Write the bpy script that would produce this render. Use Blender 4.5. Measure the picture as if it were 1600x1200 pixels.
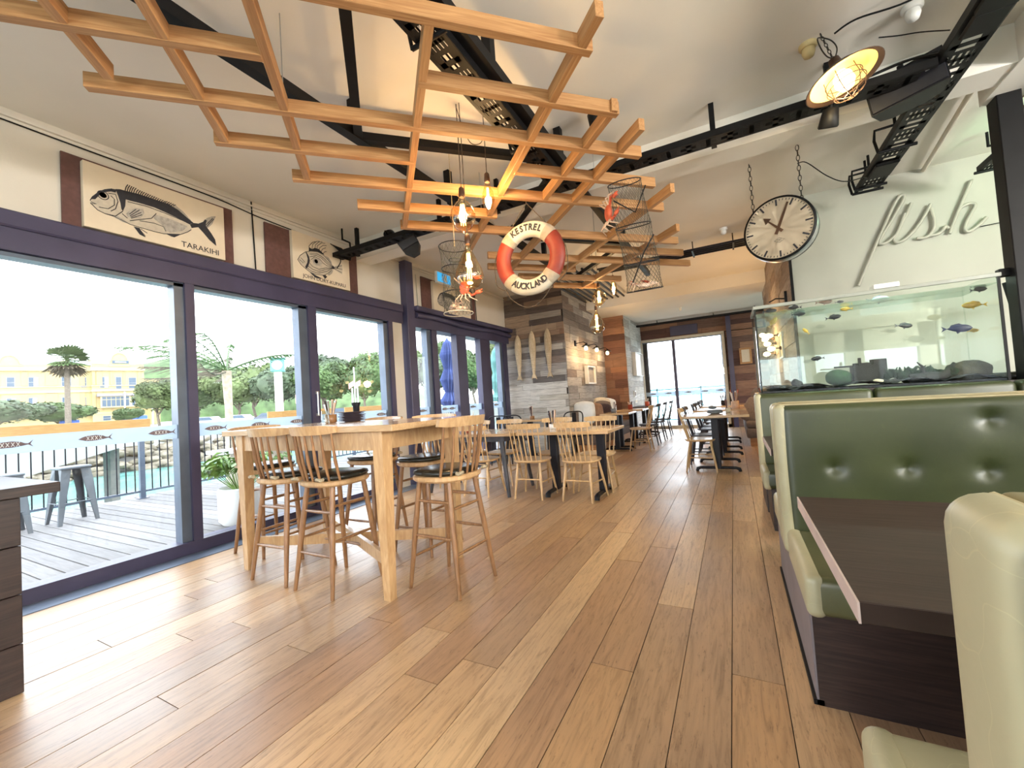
import bpy, math, random
from mathutils import Vector, Matrix, Quaternion
random.seed(7)
PI=math.pi
for o in list(bpy.data.objects): bpy.data.objects.remove(o)
COL=bpy.context.scene.collection
SC=bpy.context.scene
# ---------------------------------------------------------------- camera
def cam_axes(yaw,pit,rol):
    cy,sy=math.cos(yaw),math.sin(yaw)
    f=Vector((sy*math.cos(pit),cy*math.cos(pit),math.sin(pit)))
    rt=Vector((cy,-sy,0)); up=rt.cross(f)
    return (math.cos(rol)*rt+math.sin(rol)*up, -math.sin(rol)*rt+math.cos(rol)*up, f)
cd=bpy.data.cameras.new('camera'); co=bpy.data.objects.new('camera',cd); COL.objects.link(co)
r_,u_,f_=cam_axes(*[math.radians(a) for a in (-27.76,2.14,-3.78)])
co.matrix_world=Matrix(((r_.x,u_.x,-f_.x,0),(r_.y,u_.y,-f_.y,0),(r_.z,u_.z,-f_.z,1.18),(0,0,0,1)))
cd.sensor_fit='HORIZONTAL'; cd.sensor_width=36; cd.lens=36*654.7/1600; cd.clip_start=.02; cd.clip_end=900
SC.camera=co
# ---------------------------------------------------------------- sky, exposure
SKY=2.45
wd=bpy.data.worlds.new('overcast_sky'); SC.world=wd; wd.use_nodes=True
wn=wd.node_tree.nodes; wl_=wd.node_tree.links; wn.clear()
wo=wn.new('ShaderNodeOutputWorld'); wb=wn.new('ShaderNodeBackground'); wb.inputs[1].default_value=SKY
tc=wn.new('ShaderNodeTexCoord'); sx=wn.new('ShaderNodeSeparateXYZ'); cr=wn.new('ShaderNodeValToRGB')
cr.color_ramp.elements[0].position=0; cr.color_ramp.elements[0].color=(.93,.96,1,1)
cr.color_ramp.elements[1].position=1; cr.color_ramp.elements[1].color=(.84,.91,1,1)
wl_.new(tc.outputs['Generated'],sx.inputs[0]); wl_.new(sx.outputs[2],cr.inputs[0]); wl_.new(cr.outputs[0],wb.inputs[0]); wl_.new(wb.outputs[0],wo.inputs[0])
SC.view_settings.view_transform='Standard'; SC.view_settings.look='None'; SC.view_settings.gamma=1
SC.view_settings.use_curve_mapping=False; SC.view_settings.exposure=1.66
# point lights added behind and right of the camera to brighten the room; no fixtures
def light(name,kind,loc,energy,color,size=.1,rot=(0,0,0),sy=None):
    l=bpy.data.lights.new(name,kind); l.energy=energy; l.color=color
    if kind=='AREA':
        l.size=size
        if sy: l.shape='RECTANGLE'; l.size_y=sy
    else: l.shadow_soft_size=size
    o=bpy.data.objects.new(name,l); o.location=loc; o.rotation_euler=rot; COL.objects.link(o); return o
for x,y,e in ((-.4,-3.1,60),(5.4,-2.6,140),(4.6,.6,140),(4.6,1.9,110)):
    light('added_room_light','POINT',(x,y,2.15),e,(1,.96,.90),.22)
# ---------------------------------------------------------------- mesh builder
class MB:
    def __init__(s): s.v=[]; s.f=[]; s.s=[]; s.m=[]; s.mi=0
    def add(s,vs,fs,smooth=False):
        n=len(s.v); s.v+= [tuple(v) for v in vs]
        for f in fs: s.f.append([n+i for i in f]); s.s.append(smooth); s.m.append(s.mi)
        return s
    def box(s,x0,x1,y0,y1,z0,z1,b=0):
        if b<=0:
            vs=[(x0,y0,z0),(x1,y0,z0),(x1,y1,z0),(x0,y1,z0),(x0,y0,z1),(x1,y0,z1),(x1,y1,z1),(x0,y1,z1)]
            return s.add(vs,[(0,3,2,1),(4,5,6,7),(0,1,5,4),(1,2,6,5),(2,3,7,6),(3,0,4,7)])
        X=(x0,x1);Y=(y0,y1);Z=(z0,z1);vs=[];ix={}
        for i in (0,1):
            for j in (0,1):
                for k in (0,1):
                    dx=b*(1-2*i);dy=b*(1-2*j);dz=b*(1-2*k)
                    for a,p in enumerate(((X[i],Y[j]+dy,Z[k]+dz),(X[i]+dx,Y[j],Z[k]+dz),(X[i]+dx,Y[j]+dy,Z[k]))):
                        ix[i,j,k,a]=len(vs); vs.append(p)
        F=[]
        for i in (0,1):
            q=[ix[i,0,0,0],ix[i,1,0,0],ix[i,1,1,0],ix[i,0,1,0]]; F.append(q if i else q[::-1])
            q=[ix[0,i,0,1],ix[0,i,1,1],ix[1,i,1,1],ix[1,i,0,1]]; F.append(q if i else q[::-1])
            q=[ix[0,0,i,2],ix[1,0,i,2],ix[1,1,i,2],ix[0,1,i,2]]; F.append(q if i else q[::-1])
        for i in (0,1):
            for j in (0,1):
                F.append([ix[i,j,0,0],ix[i,j,1,0],ix[i,j,1,1],ix[i,j,0,1]])
                F.append([ix[i,0,j,0],ix[i,1,j,0],ix[i,1,j,2],ix[i,0,j,2]])
                F.append([ix[0,i,j,1],ix[1,i,j,1],ix[1,i,j,2],ix[0,i,j,2]])
                for k in (0,1): F.append([ix[i,j,k,0],ix[i,j,k,1],ix[i,j,k,2]])
        c=Vector(((x0+x1)/2,(y0+y1)/2,(z0+z1)/2)); G=[]
        for f in F:
            a,b_,d=[Vector(vs[t]) for t in f[:3]]; n=(b_-a).cross(d-a)
            G.append(f if n.dot(a-c)>0 else f[::-1])
        return s.add(vs,G)
    def obox(s,p,q,w,h,up=(0,0,1)):
        "beam from p to q, w wide, h tall, p and q on its axis"
        p=Vector(p);q=Vector(q);d=(q-p).normalized();u=Vector(up)
        sd=d.cross(u).normalized();u=sd.cross(d)
        vs=[p+sd*a*w/2+u*b*h/2 for a,b in ((-1,-1),(1,-1),(1,1),(-1,1))]+[q+sd*a*w/2+u*b*h/2 for a,b in ((-1,-1),(1,-1),(1,1),(-1,1))]
        return s.add(vs,[(0,1,2,3),(7,6,5,4),(0,4,5,1),(1,5,6,2),(2,6,7,3),(3,7,4,0)])
    def tube(s,p,q,r0,r1=None,n=8,cap=True):
        if r1 is None: r1=r0
        return s.path([p,q],[r0,r1],n,cap)
    def path(s,pts,r,n=8,cap=True,closed=False):
        P=[Vector(p) for p in pts]; N=len(P)
        R=r if isinstance(r,(list,tuple)) else [r]*N
        rings=[];prev=None
        for i in range(N):
            if closed: t=(P[(i+1)%N]-P[i-1])
            else: t=P[min(i+1,N-1)]-P[max(i-1,0)]
            if t.length<1e-9: t=Vector((0,0,1))
            t.normalize()
            if prev is None:
                a=Vector((0,0,1)) if abs(t.z)<.9 else Vector((1,0,0)); u=t.cross(a).normalized()
            else:
                u=prev-t*prev.dot(t)
                u=u.normalized() if u.length>1e-6 else t.orthogonal().normalized()
            prev=u; w=t.cross(u)
            rings.append([P[i]+(u*math.cos(2*PI*k/n)+w*math.sin(2*PI*k/n))*R[i] for k in range(n)])
        vs=[v for g in rings for v in g]; F=[]
        for i in range(N if closed else N-1):
            j=(i+1)%N
            for k in range(n): F.append((i*n+k,i*n+(k+1)%n,j*n+(k+1)%n,j*n+k))
        s.add(vs,F,True)
        if cap and not closed: s.add(rings[0],[list(range(n))[::-1]]); s.add(rings[-1],[list(range(n))])
        return s
    def lathe(s,prof,c=(0,0,0),n=20,ax='z',smooth=True,sc=(1,1),cap=True):
        vs=[];F=[];c=Vector(c)
        for r,h in prof:
            for k in range(n):
                a=2*PI*k/n; x,y=r*math.cos(a)*sc[0],r*math.sin(a)*sc[1]
                v={'z':(x,y,h),'y':(x,h,-y),'x':(h,x,y)}[ax]; vs.append(c+Vector(v))
        for i in range(len(prof)-1):
            for k in range(n): F.append((i*n+k,i*n+(k+1)%n,(i+1)*n+(k+1)%n,(i+1)*n+k))
        s.add(vs,F,smooth)
        if cap and prof[0][0]>1e-4: s.add(vs[:n],[list(range(n))[::-1]])
        if cap and prof[-1][0]>1e-4: s.add(vs[-n:],[list(range(n))])
        return s
    def prism(s,poly,d0,d1,ax='z'):
        "polygon in the plane normal to ax, extruded d0..d1"
        def mk(a,b,h): return {'z':(a,b,h),'y':(a,h,b),'x':(h,a,b)}[ax]
        n=len(poly); vs=[mk(a,b,d0) for a,b in poly]+[mk(a,b,d1) for a,b in poly]
        F=[list(range(n))[::-1],[n+i for i in range(n)]]+[(i,(i+1)%n,n+(i+1)%n,n+i) for i in range(n)]
        return s.add(vs,F)
    def rbox(s,x0,x1,y0,y1,z0,z1,r,n=4,puff=0):
        "rounded cushion box"
        c=Vector(((x0+x1)/2,(y0+y1)/2,(z0+z1)/2)); h=Vector(((x1-x0)/2,(y1-y0)/2,(z1-z0)/2)); 
        r=min(r,h.x*.98,h.y*.98,h.z*.98)
        def ticks(H):
            a=[-H+r*(1-math.cos(PI/2*i/n)) for i in range(n+1)]; k=3 if puff else 1
            mid=[(-H+r)+(2*(H-r))*i/(k+1) for i in range(1,k+1)] if H-r>1e-4 else []
            return a+mid+[-t for t in reversed(a)]
        seen={}; vs=[]; F=[]
        def vid(p):
            key=(round(p[0],5),round(p[1],5),round(p[2],5))
            if key in seen: return seen[key]
            q=Vector([max(-h[i]+r,min(h[i]-r,p[i])) for i in range(3)]); d=Vector(p)-q
            if d.length>1e-9: d=d.normalized()*r
            w=q+d
            if puff:
                g=[1-(w[i]/h[i])**2 for i in range(3)]
                w=Vector((w.x*(1+puff*g[1]*g[2]/h.x*.5),w.y*(1+puff*g[0]*g[2]/h.y*.5),w.z*(1+puff*g[0]*g[1]/h.z)))
            seen[key]=len(vs); vs.append(c+w); return seen[key]
        T=[ticks(h[i]) for i in range(3)]
        for a in range(3):
            b,d=(a+1)%3,(a+2)%3
            for sg in (-1,1):
                for i in range(len(T[b])-1):
                    for j in range(len(T[d])-1):
                        q=[]
                        for ii,jj in ((i,j),(i+1,j),(i+1,j+1),(i,j+1)):
                            p=[0,0,0];p[a]=sg*h[a];p[b]=T[b][ii];p[d]=T[d][jj];q.append(vid(p))
                        if len(set(q))<3: continue
                        F.append(q if sg>0 else q[::-1])
        return s.add(vs,F,True)
    def ico(s,c,r,amp=0,seed=0,sc=(1,1,1),sub=2):
        n=6+4*sub; rnd=random.Random(seed); ph=[rnd.uniform(0,6) for _ in range(6)]
        vs=[];F=[];m=n*2
        for i in range(n+1):
            t=PI*i/n
            for k in range(m):
                a=2*PI*k/m; d=Vector((math.sin(t)*math.cos(a),math.sin(t)*math.sin(a),math.cos(t)))
                w=1+amp*(math.sin(3*d.x+ph[0]+2*d.z)*.5+math.sin(5*d.y+ph[1])*.4+math.sin(7*d.z+4*d.x+ph[2])*.35+math.sin(11*d.x+9*d.y+ph[3])*.2)
                vs.append(Vector(c)+Vector((d.x*sc[0],d.y*sc[1],d.z*sc[2]))*r*w)
        for i in range(n):
            for k in range(m): F.append((i*m+k,(i+1)*m+k,(i+1)*m+(k+1)%m,i*m+(k+1)%m))
        return s.add(vs,F,True)
    def xf(s,M,start=0):
        for i in range(start,len(s.v)): s.v[i]=tuple(M@Vector(s.v[i]))
        return s
    def mesh(s,name,*mats):
        me=bpy.data.meshes.new(name); me.from_pydata(s.v,[],s.f)
        me.polygons.foreach_set('use_smooth',s.s); me.polygons.foreach_set('material_index',s.m)
        for m in mats: me.materials.append(m)
        me.update(); return me
    def build(s,name,mats,parent=None,loc=None,rot=None,**tags):
        if not isinstance(mats,(list,tuple)): mats=[mats]
        o=bpy.data.objects.new(name,s.mesh(name,*mats)); COL.objects.link(o)
        if parent: o.parent=parent
        if loc: o.location=loc
        if rot: o.rotation_euler=rot
        for k,v in tags.items(): o[k]=v
        return o
def tag(o,label=None,cat=None,group=None,kind=None):
    if label: o['label']=label
    if cat: o['category']=cat
    if group: o['group']=group
    if kind: o['kind']=kind
    return o
def thing(name,label,cat,loc=(0,0,0),rz=0,group=None):
    o=bpy.data.objects.new(name,None); COL.objects.link(o); o.location=loc; o.rotation_euler=(0,0,rz); o.empty_display_size=.1
    return tag(o,label,cat,group)
def struct(name,mb,mat): return mb.build(name,mat,kind='structure')
def inst(name,me,parent=None,loc=(0,0,0),rot=(0,0,0),scale=(1,1,1),**tags):
    o=bpy.data.objects.new(name,me); COL.objects.link(o)
    if parent: o.parent=parent
    o.location=loc; o.rotation_euler=rot; o.scale=scale
    for k,v in tags.items(): o[k]=v
    return o
KIDS={}
def kids(o): return [c for c in o.children]
def dup(root,loc,rz,label,group=None,parent=None,scale=None):
    c=root.copy(); COL.objects.link(c)
    if parent is not None: c.parent=parent
    else:
        c.location=loc; c.rotation_euler=(0,0,rz)
        if scale: c.scale=scale
        if label: c['label']=label
        if group: c['group']=group
    for ch in kids(root): dup(ch,None,None,None,None,c)
    return c
def text_mesh(txt,size,depth=.001,align='CENTER',bold=0):
    cu=bpy.data.curves.new('lettering','FONT'); cu.body=txt; cu.size=size; cu.extrude=depth; cu.offset=bold; cu.align_x=align; cu.align_y='CENTER'
    o=bpy.data.objects.new('tmp',cu); COL.objects.link(o)
    me=bpy.data.meshes.new_from_object(o.evaluated_get(bpy.context.evaluated_depsgraph_get()))
    bpy.data.objects.remove(o); return me
# ---------------------------------------------------------------- materials
def newmat(name):
    m=bpy.data.materials.new(name); m.use_nodes=True; nt=m.node_tree; b=nt.nodes['Principled BSDF']; return m,nt,b
def N(nt,t,**k):
    n=nt.nodes.new('ShaderNode'+t)
    for a,v in k.items(): setattr(n,a,v)
    return n
def mapping(nt,scale,coord='Object',rnd=False,rot=(0,0,0)):
    if coord=='World': src=N(nt,'NewGeometry').outputs['Position']
    else: src=N(nt,'TexCoord').outputs[coord]
    mp=N(nt,'Mapping'); mp.inputs['Scale'].default_value=scale; mp.inputs['Rotation'].default_value=rot; nt.links.new(src,mp.inputs[0])
    if rnd:
        oi=N(nt,'ObjectInfo'); ml=N(nt,'VectorMath',operation='SCALE'); cb=N(nt,'CombineXYZ')
        for i in range(3): nt.links.new(oi.outputs['Random'],cb.inputs[i])
        nt.links.new(cb.outputs[0],ml.inputs[0]); ml.inputs['Scale'].default_value=37; nt.links.new(ml.outputs[0],mp.inputs['Location'])
    return mp.outputs[0]
def ramp(nt,stops,interp='LINEAR'):
    r=N(nt,'ValToRGB'); e=r.color_ramp.elements; r.color_ramp.interpolation=interp
    while len(e)>1: e.remove(e[-1])
    e[0].position=stops[0][0]; e[0].color=(*stops[0][1],1)
    for p,c in stops[1:]:
        x=e.new(p); x.color=(*c,1)
    return r
def S(r,g,b):
    "colour given as displayed (0-255) turned into linear"
    f=lambda c:((c/255+.055)/1.055)**2.4 if c/255>.04045 else c/255/12.92
    return (f(r),f(g),f(b))
def mul(nt,a,b,fac=1,mode='MULTIPLY'):
    m=N(nt,'MixRGB',blend_type=mode); m.inputs[0].default_value=fac; nt.links.new(a,m.inputs[1]); 
    if isinstance(b,tuple): m.inputs[2].default_value=(*b,1)
    else: nt.links.new(b,m.inputs[2])
    return m.outputs[0]
def bump(nt,b,h,strength=.3,dist=.01):
    bp=N(nt,'Bump'); bp.inputs['Strength'].default_value=strength; bp.inputs['Distance'].default_value=dist
    nt.links.new(h,bp.inputs['Height']); nt.links.new(bp.outputs[0],b.inputs['Normal'])
def mat(name,col,rough=.5,metal=0,var=.12,scale=6,bmp=0,coord='Object',spec=.5,emit=None,coat=0,bscale=None):
    m,nt,b=newmat(name)
    nz=N(nt,'TexNoise'); nz.inputs['Scale'].default_value=scale; nz.inputs['Detail'].default_value=5
    nt.links.new(mapping(nt,(1,1,1),coord),nz.inputs['Vector'])
    r=ramp(nt,[(.3,tuple(max(0,c*(1-var)) for c in col)),(.7,tuple(min(1,c*(1+var)) for c in col))])
    nt.links.new(nz.outputs[0],r.inputs[0]); nt.links.new(r.outputs[0],b.inputs['Base Color'])
    b.inputs['Roughness'].default_value=rough; b.inputs['Metallic'].default_value=metal; b.inputs['Specular IOR Level'].default_value=spec
    b.inputs['Coat Weight'].default_value=coat
    if bmp:
        n2=N(nt,'TexNoise'); n2.inputs['Scale'].default_value=bscale or scale*6; n2.inputs['Detail'].default_value=6
        nt.links.new(mapping(nt,(1,1,1),coord),n2.inputs['Vector']); bump(nt,b,n2.outputs[0],bmp)
    if emit: b.inputs['Emission Color'].default_value=(*emit[0],1); b.inputs['Emission Strength'].default_value=emit[1]
    return m
def wood(name,c1,c2,rough=.4,grain=(2,2,30),coord='Object',rnd=True,bmp=.15,tint=.18,knots=False,coat=0,spec=.5):
    m,nt,b=newmat(name)
    v=mapping(nt,grain,coord,rnd)
    nz=N(nt,'TexNoise'); nz.inputs['Scale'].default_value=2.2; nz.inputs['Detail'].default_value=8; nz.inputs['Distortion'].default_value=1.2
    nt.links.new(v,nz.inputs['Vector'])
    r=ramp(nt,[(.3,c1),(.52,tuple((a+b_)/2 for a,b_ in zip(c1,c2))),(.7,c2)]); nt.links.new(nz.outputs[0],r.inputs[0])
    oi=N(nt,'ObjectInfo'); rr=ramp(nt,[(0,(1-tint,)*3),(1,(1+tint,)*3)]); 
    mr=N(nt,'MapRange'); mr.inputs['To Min'].default_value=1-tint; mr.inputs['To Max'].default_value=1+tint*.6
    nt.links.new(oi.outputs['Random'],mr.inputs[0])
    sc=N(nt,'VectorMath',operation='SCALE'); nt.links.new(r.outputs[0],sc.inputs[0]); nt.links.new(mr.outputs[0],sc.inputs['Scale'])
    nt.links.new(sc.outputs[0],b.inputs['Base Color'])
    b.inputs['Roughness'].default_value=rough; b.inputs['Coat Weight'].default_value=coat; b.inputs['Specular IOR Level'].default_value=spec
    if bmp: bump(nt,b,nz.outputs[0],bmp,.004)
    return m
def palette(name,cols,grain,rough=.75,streak=.45,bmp=.5):
    "reclaimed boards: each piece takes one colour of the palette"
    m,nt,b=newmat(name)
    oi=N(nt,'ObjectInfo'); r=ramp(nt,[(i/len(cols),c) for i,c in enumerate(cols)],'CONSTANT'); nt.links.new(oi.outputs['Random'],r.inputs[0])
    v=mapping(nt,grain,'World',True)
    nz=N(nt,'TexNoise'); nz.inputs['Scale'].default_value=3; nz.inputs['Detail'].default_value=9; nz.inputs['Roughness'].default_value=.7; nt.links.new(v,nz.inputs['Vector'])
    g=ramp(nt,[(.3,(1-streak,)*3),(.55,(1,1,1)),(.75,(1+streak*.5,)*3)]); nt.links.new(nz.outputs[0],g.inputs[0])
    nt.links.new(mul(nt,r.outputs[0],g.outputs[0]),b.inputs['Base Color']); b.inputs['Roughness'].default_value=rough
    bump(nt,b,nz.outputs[0],bmp,.006)
    return m
def glass(name,tint=(.97,.99,1),ior=1.45,base=.0,rough=0):
    m=bpy.data.materials.new(name); m.use_nodes=True; nt=m.node_tree; nt.nodes.clear()
    o=N(nt,'OutputMaterial'); t=N(nt,'BsdfTransparent'); t.inputs[0].default_value=(*tint,1); g=N(nt,'BsdfGlossy'); g.inputs['Roughness'].default_value=rough
    lw=N(nt,'LayerWeight'); lw.inputs[0].default_value=.5; pw=N(nt,'Math',operation='POWER'); pw.inputs[1].default_value=5; nt.links.new(lw.outputs['Facing'],pw.inputs[0])
    f0=((ior-1)/(ior+1))**2+base; ml=N(nt,'Math',operation='MULTIPLY_ADD'); ml.inputs[1].default_value=(1-f0)*.8; ml.inputs[2].default_value=f0; ml.use_clamp=True; nt.links.new(pw.outputs[0],ml.inputs[0])
    mx=N(nt,'MixShader'); nt.links.new(ml.outputs[0],mx.inputs[0]); nt.links.new(t.outputs[0],mx.inputs[1]); nt.links.new(g.outputs[0],mx.inputs[2]); nt.links.new(mx.outputs[0],o.inputs[0])
    return m
def emis(name,col,st):
    m=bpy.data.materials.new(name); m.use_nodes=True; nt=m.node_tree; nt.nodes.clear(); o=N(nt,'OutputMaterial'); e=N(nt,'Emission'); e.inputs[0].default_value=(*col,1); e.inputs[1].default_value=st
    nt.links.new(e.outputs[0],o.inputs[0]); return m

M={}
M['plaster']=mat('cream_plaster',(.68,.635,.56),.85,var=.05,scale=1.2,bmp=.05,coord='World',bscale=60)
M['ceiling']=mat('cream_ceiling_paint',(.80,.77,.71),.8,var=.06,scale=.8,bmp=.04,coord='World',bscale=40)
M['plaster_grey']=mat('pale_wall_paint',(.47,.475,.415),.8,var=.05,scale=1.5,bmp=.05,coord='World',bscale=50)
M['black']=mat('black_paint',(.006,.006,.007),.5,var=.2,scale=8,spec=.2)
M['navy']=mat('flare_tinted_frame_paint',(.052,.048,.100),.4,var=.15,scale=3,coord='World')  # purple haze of lens flare is mixed into the dark frame colour
M['frame_grey']=mat('blue_grey_aluminium',(.11,.14,.19),.35,metal=.3,var=.1,coord='World')
M['strip']=mat('blue_grey_sill_metal',(.20,.25,.33),.3,metal=.5,var=.1,coord='World')
M['maroon']=mat('maroon_backing_board',(.13,.062,.055),.8,var=.15,scale=25)
M['canvas']=mat('cream_canvas',(.72,.62,.48),.8,var=.03,scale=10)
M['ink']=mat('black_ink',(.02,.02,.028),.7,var=.2,scale=30)
M['ink_grey']=mat('grey_ink_wash',(.36,.33,.29),.7,var=.25,scale=40)
M['ink_pale']=mat('pale_ink_wash',(.52,.46,.37),.7,var=.1,scale=30)
M['pine']=wood('pine_timber',(.36,.16,.055),(.56,.31,.13),.55,grain=(1.3,26,26),coord='Object',bmp=.1)
M['oak']=wood('honey_oak',(.44,.26,.12),(.60,.40,.21),.35,grain=(14,14,3),bmp=.05,tint=.12,coat=.2)
M['oak_top']=wood('honey_oak_top',(.46,.29,.14),(.60,.41,.23),.22,grain=(2,20,20),bmp=.05,tint=.1,coat=.4)
M['oak_dark_backlit']=wood('backlit_brown_oak',(.20,.095,.04),(.34,.18,.08),.35,grain=(14,14,3),bmp=.05,tint=.12,coat=.2)  # brown oak, darkened for stool legs and spindles standing against the window light
M['chair_wood']=wood('pale_beech',(.50,.31,.14),(.66,.46,.25),.35,grain=(14,14,4),bmp=.04,tint=.1,coat=.2)
M['chair_dark']=wood('charcoal_painted_wood',(.035,.035,.045),(.07,.07,.085),.4,grain=(8,8,4),bmp=.04)
M['iron']=mat('black_cast_iron',(.009,.009,.014),.45,var=.2,spec=.3)
M['walnut']=wood('dark_walnut_laminate',(.022,.013,.010),(.045,.029,.022),.55,grain=(2,50,2),coord='World',rnd=False,bmp=.06,tint=0,spec=.22)
M['walnut_side']=wood('walnut_panel',(.014,.008,.007),(.040,.022,.018),.45,grain=(2,2,30),coord='World',rnd=False,bmp=.1,tint=0)
M['edge']=mat('pale_table_edging',(.45,.36,.33),.4)
def leather(name,c,c2,rough=.38):
    m,nt,b=newmat(name)
    nz=N(nt,'TexNoise'); nz.inputs['Scale'].default_value=3; nz.inputs['Detail'].default_value=4; nt.links.new(mapping(nt,(1,1,1),'World'),nz.inputs['Vector'])
    r=ramp(nt,[(.35,c),(.65,c2)]); nt.links.new(nz.outputs[0],r.inputs[0])
    vo=N(nt,'TexVoronoi',feature='DISTANCE_TO_EDGE'); vo.inputs['Scale'].default_value=9; v=mapping(nt,(1,1,1),'World')
    n2=N(nt,'TexNoise'); n2.inputs['Scale'].default_value=7; nt.links.new(v,n2.inputs['Vector']); 
    ad=N(nt,'VectorMath',operation='ADD'); nt.links.new(v,ad.inputs[0]); ns=N(nt,'VectorMath',operation='SCALE'); ns.inputs['Scale'].default_value=.22; nt.links.new(n2.outputs[1],ns.inputs[0]); nt.links.new(ns.outputs[0],ad.inputs[1]); nt.links.new(ad.outputs[0],vo.inputs['Vector'])
    cr=ramp(nt,[(0,(1.16,1.15,1.10)),(.010,(1,1,1))]); nt.links.new(vo.outputs[0],cr.inputs[0])
    nt.links.new(mul(nt,r.outputs[0],cr.outputs[0]),b.inputs['Base Color']); b.inputs['Roughness'].default_value=rough; b.inputs['Specular IOR Level'].default_value=.55
    n3=N(nt,'TexNoise'); n3.inputs['Scale'].default_value=90; n3.inputs['Detail'].default_value=5; nt.links.new(v,n3.inputs['Vector'])
    n4=N(nt,'MixRGB'); n4.inputs[0].default_value=.5; nt.links.new(n3.outputs[0],n4.inputs[1]); nt.links.new(n2.outputs[0],n4.inputs[2])
    bump(nt,b,n4.outputs[0],.10,.004)
    return m
M['leather']=leather('olive_leather',(.024,.032,.010),(.042,.052,.018))
M['leather_mid']=leather('mid_olive_leather',(.060,.062,.024),(.095,.095,.042))
M['leather_pale_glare']=leather('pale_glare_leather',(.31,.29,.18),(.40,.37,.235),.4)  # pale leather; window glare on the olive booth ends is put into this colour
M['leather_brown']=leather('olive_brown_leather',(.15,.12,.045),(.22,.18,.075),.4)
M['seam']=mat('cream_piping',(.42,.36,.22),.5)
M['cushion_black']=mat('black_vinyl',(.02,.02,.016),.22,var=.2,scale=12,bmp=.05)
M['fabric_grey']=mat('warm_grey_fabric',(.16,.13,.12),.95,var=.15,scale=30,bmp=.3)
M['fabric_white']=mat('white_linen',(.72,.74,.76),.9,var=.06,scale=8,bmp=.1)
M['fabric_cream']=mat('cream_linen',(.60,.54,.44),.9,var=.1,scale=20,bmp=.2)
M['fabric_dark']=mat('dark_plum_fabric',(.045,.03,.04),.9,var=.2,scale=20,bmp=.2)
M['fabric_brown']=mat('tan_fabric',(.30,.18,.12),.9,var=.2,scale=14,bmp=.2)
M['steel']=mat('brushed_steel',(.5,.52,.54),.3,metal=1,var=.05)
M['galv']=mat('grey_painted_steel',(.16,.18,.20),.45,metal=.4,var=.12)
M['white']=mat('white_plastic',(.78,.78,.76),.4,var=.03)
M['aged']=mat('yellowed_plastic',(.50,.40,.20),.5,var=.2)
M['glass']=glass('window_glass')
M['rope']=mat('dark_rope',(.07,.05,.035),.9,var=.3,scale=60)
M['rope_pale']=mat('natural_rope',(.40,.33,.22),.9,var=.3,scale=60)
M['ring_white']=mat('off_white_ring_paint',(.56,.52,.43),.45,var=.06,scale=8)
M['ring_red']=mat('faded_red_ring_paint',(.25,.032,.016),.5,var=.2,scale=9)
M['ring_band']=mat('canvas_band',(.36,.31,.24),.8,var=.15,scale=25)
M['chain']=mat('dark_chain',(.05,.045,.04),.45,metal=.7)
M['bronze']=mat('aged_bronze',(.10,.055,.035),.45,metal=.6,var=.3)
M['fil']=emis('glowing_filament',(1,.60,.16),7)
M['shade_in']=mat('warm_white_enamel',(.80,.58,.22),.4,var=.03)
M['bulb_glow']=emis('glowing_bulb',(1,.72,.34),4)
M['bulb_glass']=glass('amber_bulb_glass',(.93,.80,.60),1.5,.09)
M['net']=mat('netting_cord',(.05,.055,.045),.8,var=.3,scale=50)
M['crab']=mat('red_crab_shell',(.52,.10,.05),.45,var=.4,scale=14,bmp=.2)
M['crab_pale']=mat('cream_crab_belly',(.62,.46,.36),.55,var=.25,scale=14,bmp=.2)
M['green_exit']=mat('blue_sign_face',(.02,.22,.42),.4,var=.05,emit=((.02,.25,.5),.5))
M['driftwood']=wood('pale_carved_wood',(.46,.34,.20),(.66,.54,.38),.7,grain=(20,20,5),bmp=.4)
GREYS=[S(156,153,151),S(138,134,132),S(170,166,162),S(120,114,112),S(146,138,132),S(164,160,155),S(130,117,111),S(104,98,96),S(180,176,172),S(150,146,142)]
PALES=[S(190,186,180),S(176,172,165),S(198,194,188),S(166,160,152),S(184,178,168),S(200,197,192),S(158,150,142)]
BROWNS=[S(116,82,70),S(102,70,62),S(136,98,78),S(90,62,56),S(150,112,90),S(112,86,76),S(160,122,96),S(124,94,80)]
M['board_grey']=palette('reclaimed_grey_boards',GREYS,(1.2,1.2,14))
M['board_pale']=palette('limewashed_boards',PALES,(1.2,1.2,14))
M['board_brown']=palette('reclaimed_brown_boards',BROWNS,(1.2,1.2,14))
M['board_tan']=palette('whitewashed_tan_boards',[S(160,140,122),S(178,160,142),S(140,116,98),S(150,132,118)],(1.2,1.2,10))
M['board_mixed']=palette('mixed_brown_grey_boards',[S(140,116,98),S(100,86,78),S(156,134,114),S(84,72,68),S(126,108,96),S(148,138,128),S(92,78,72),S(134,104,84)],(1.2,1.2,14))
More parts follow.
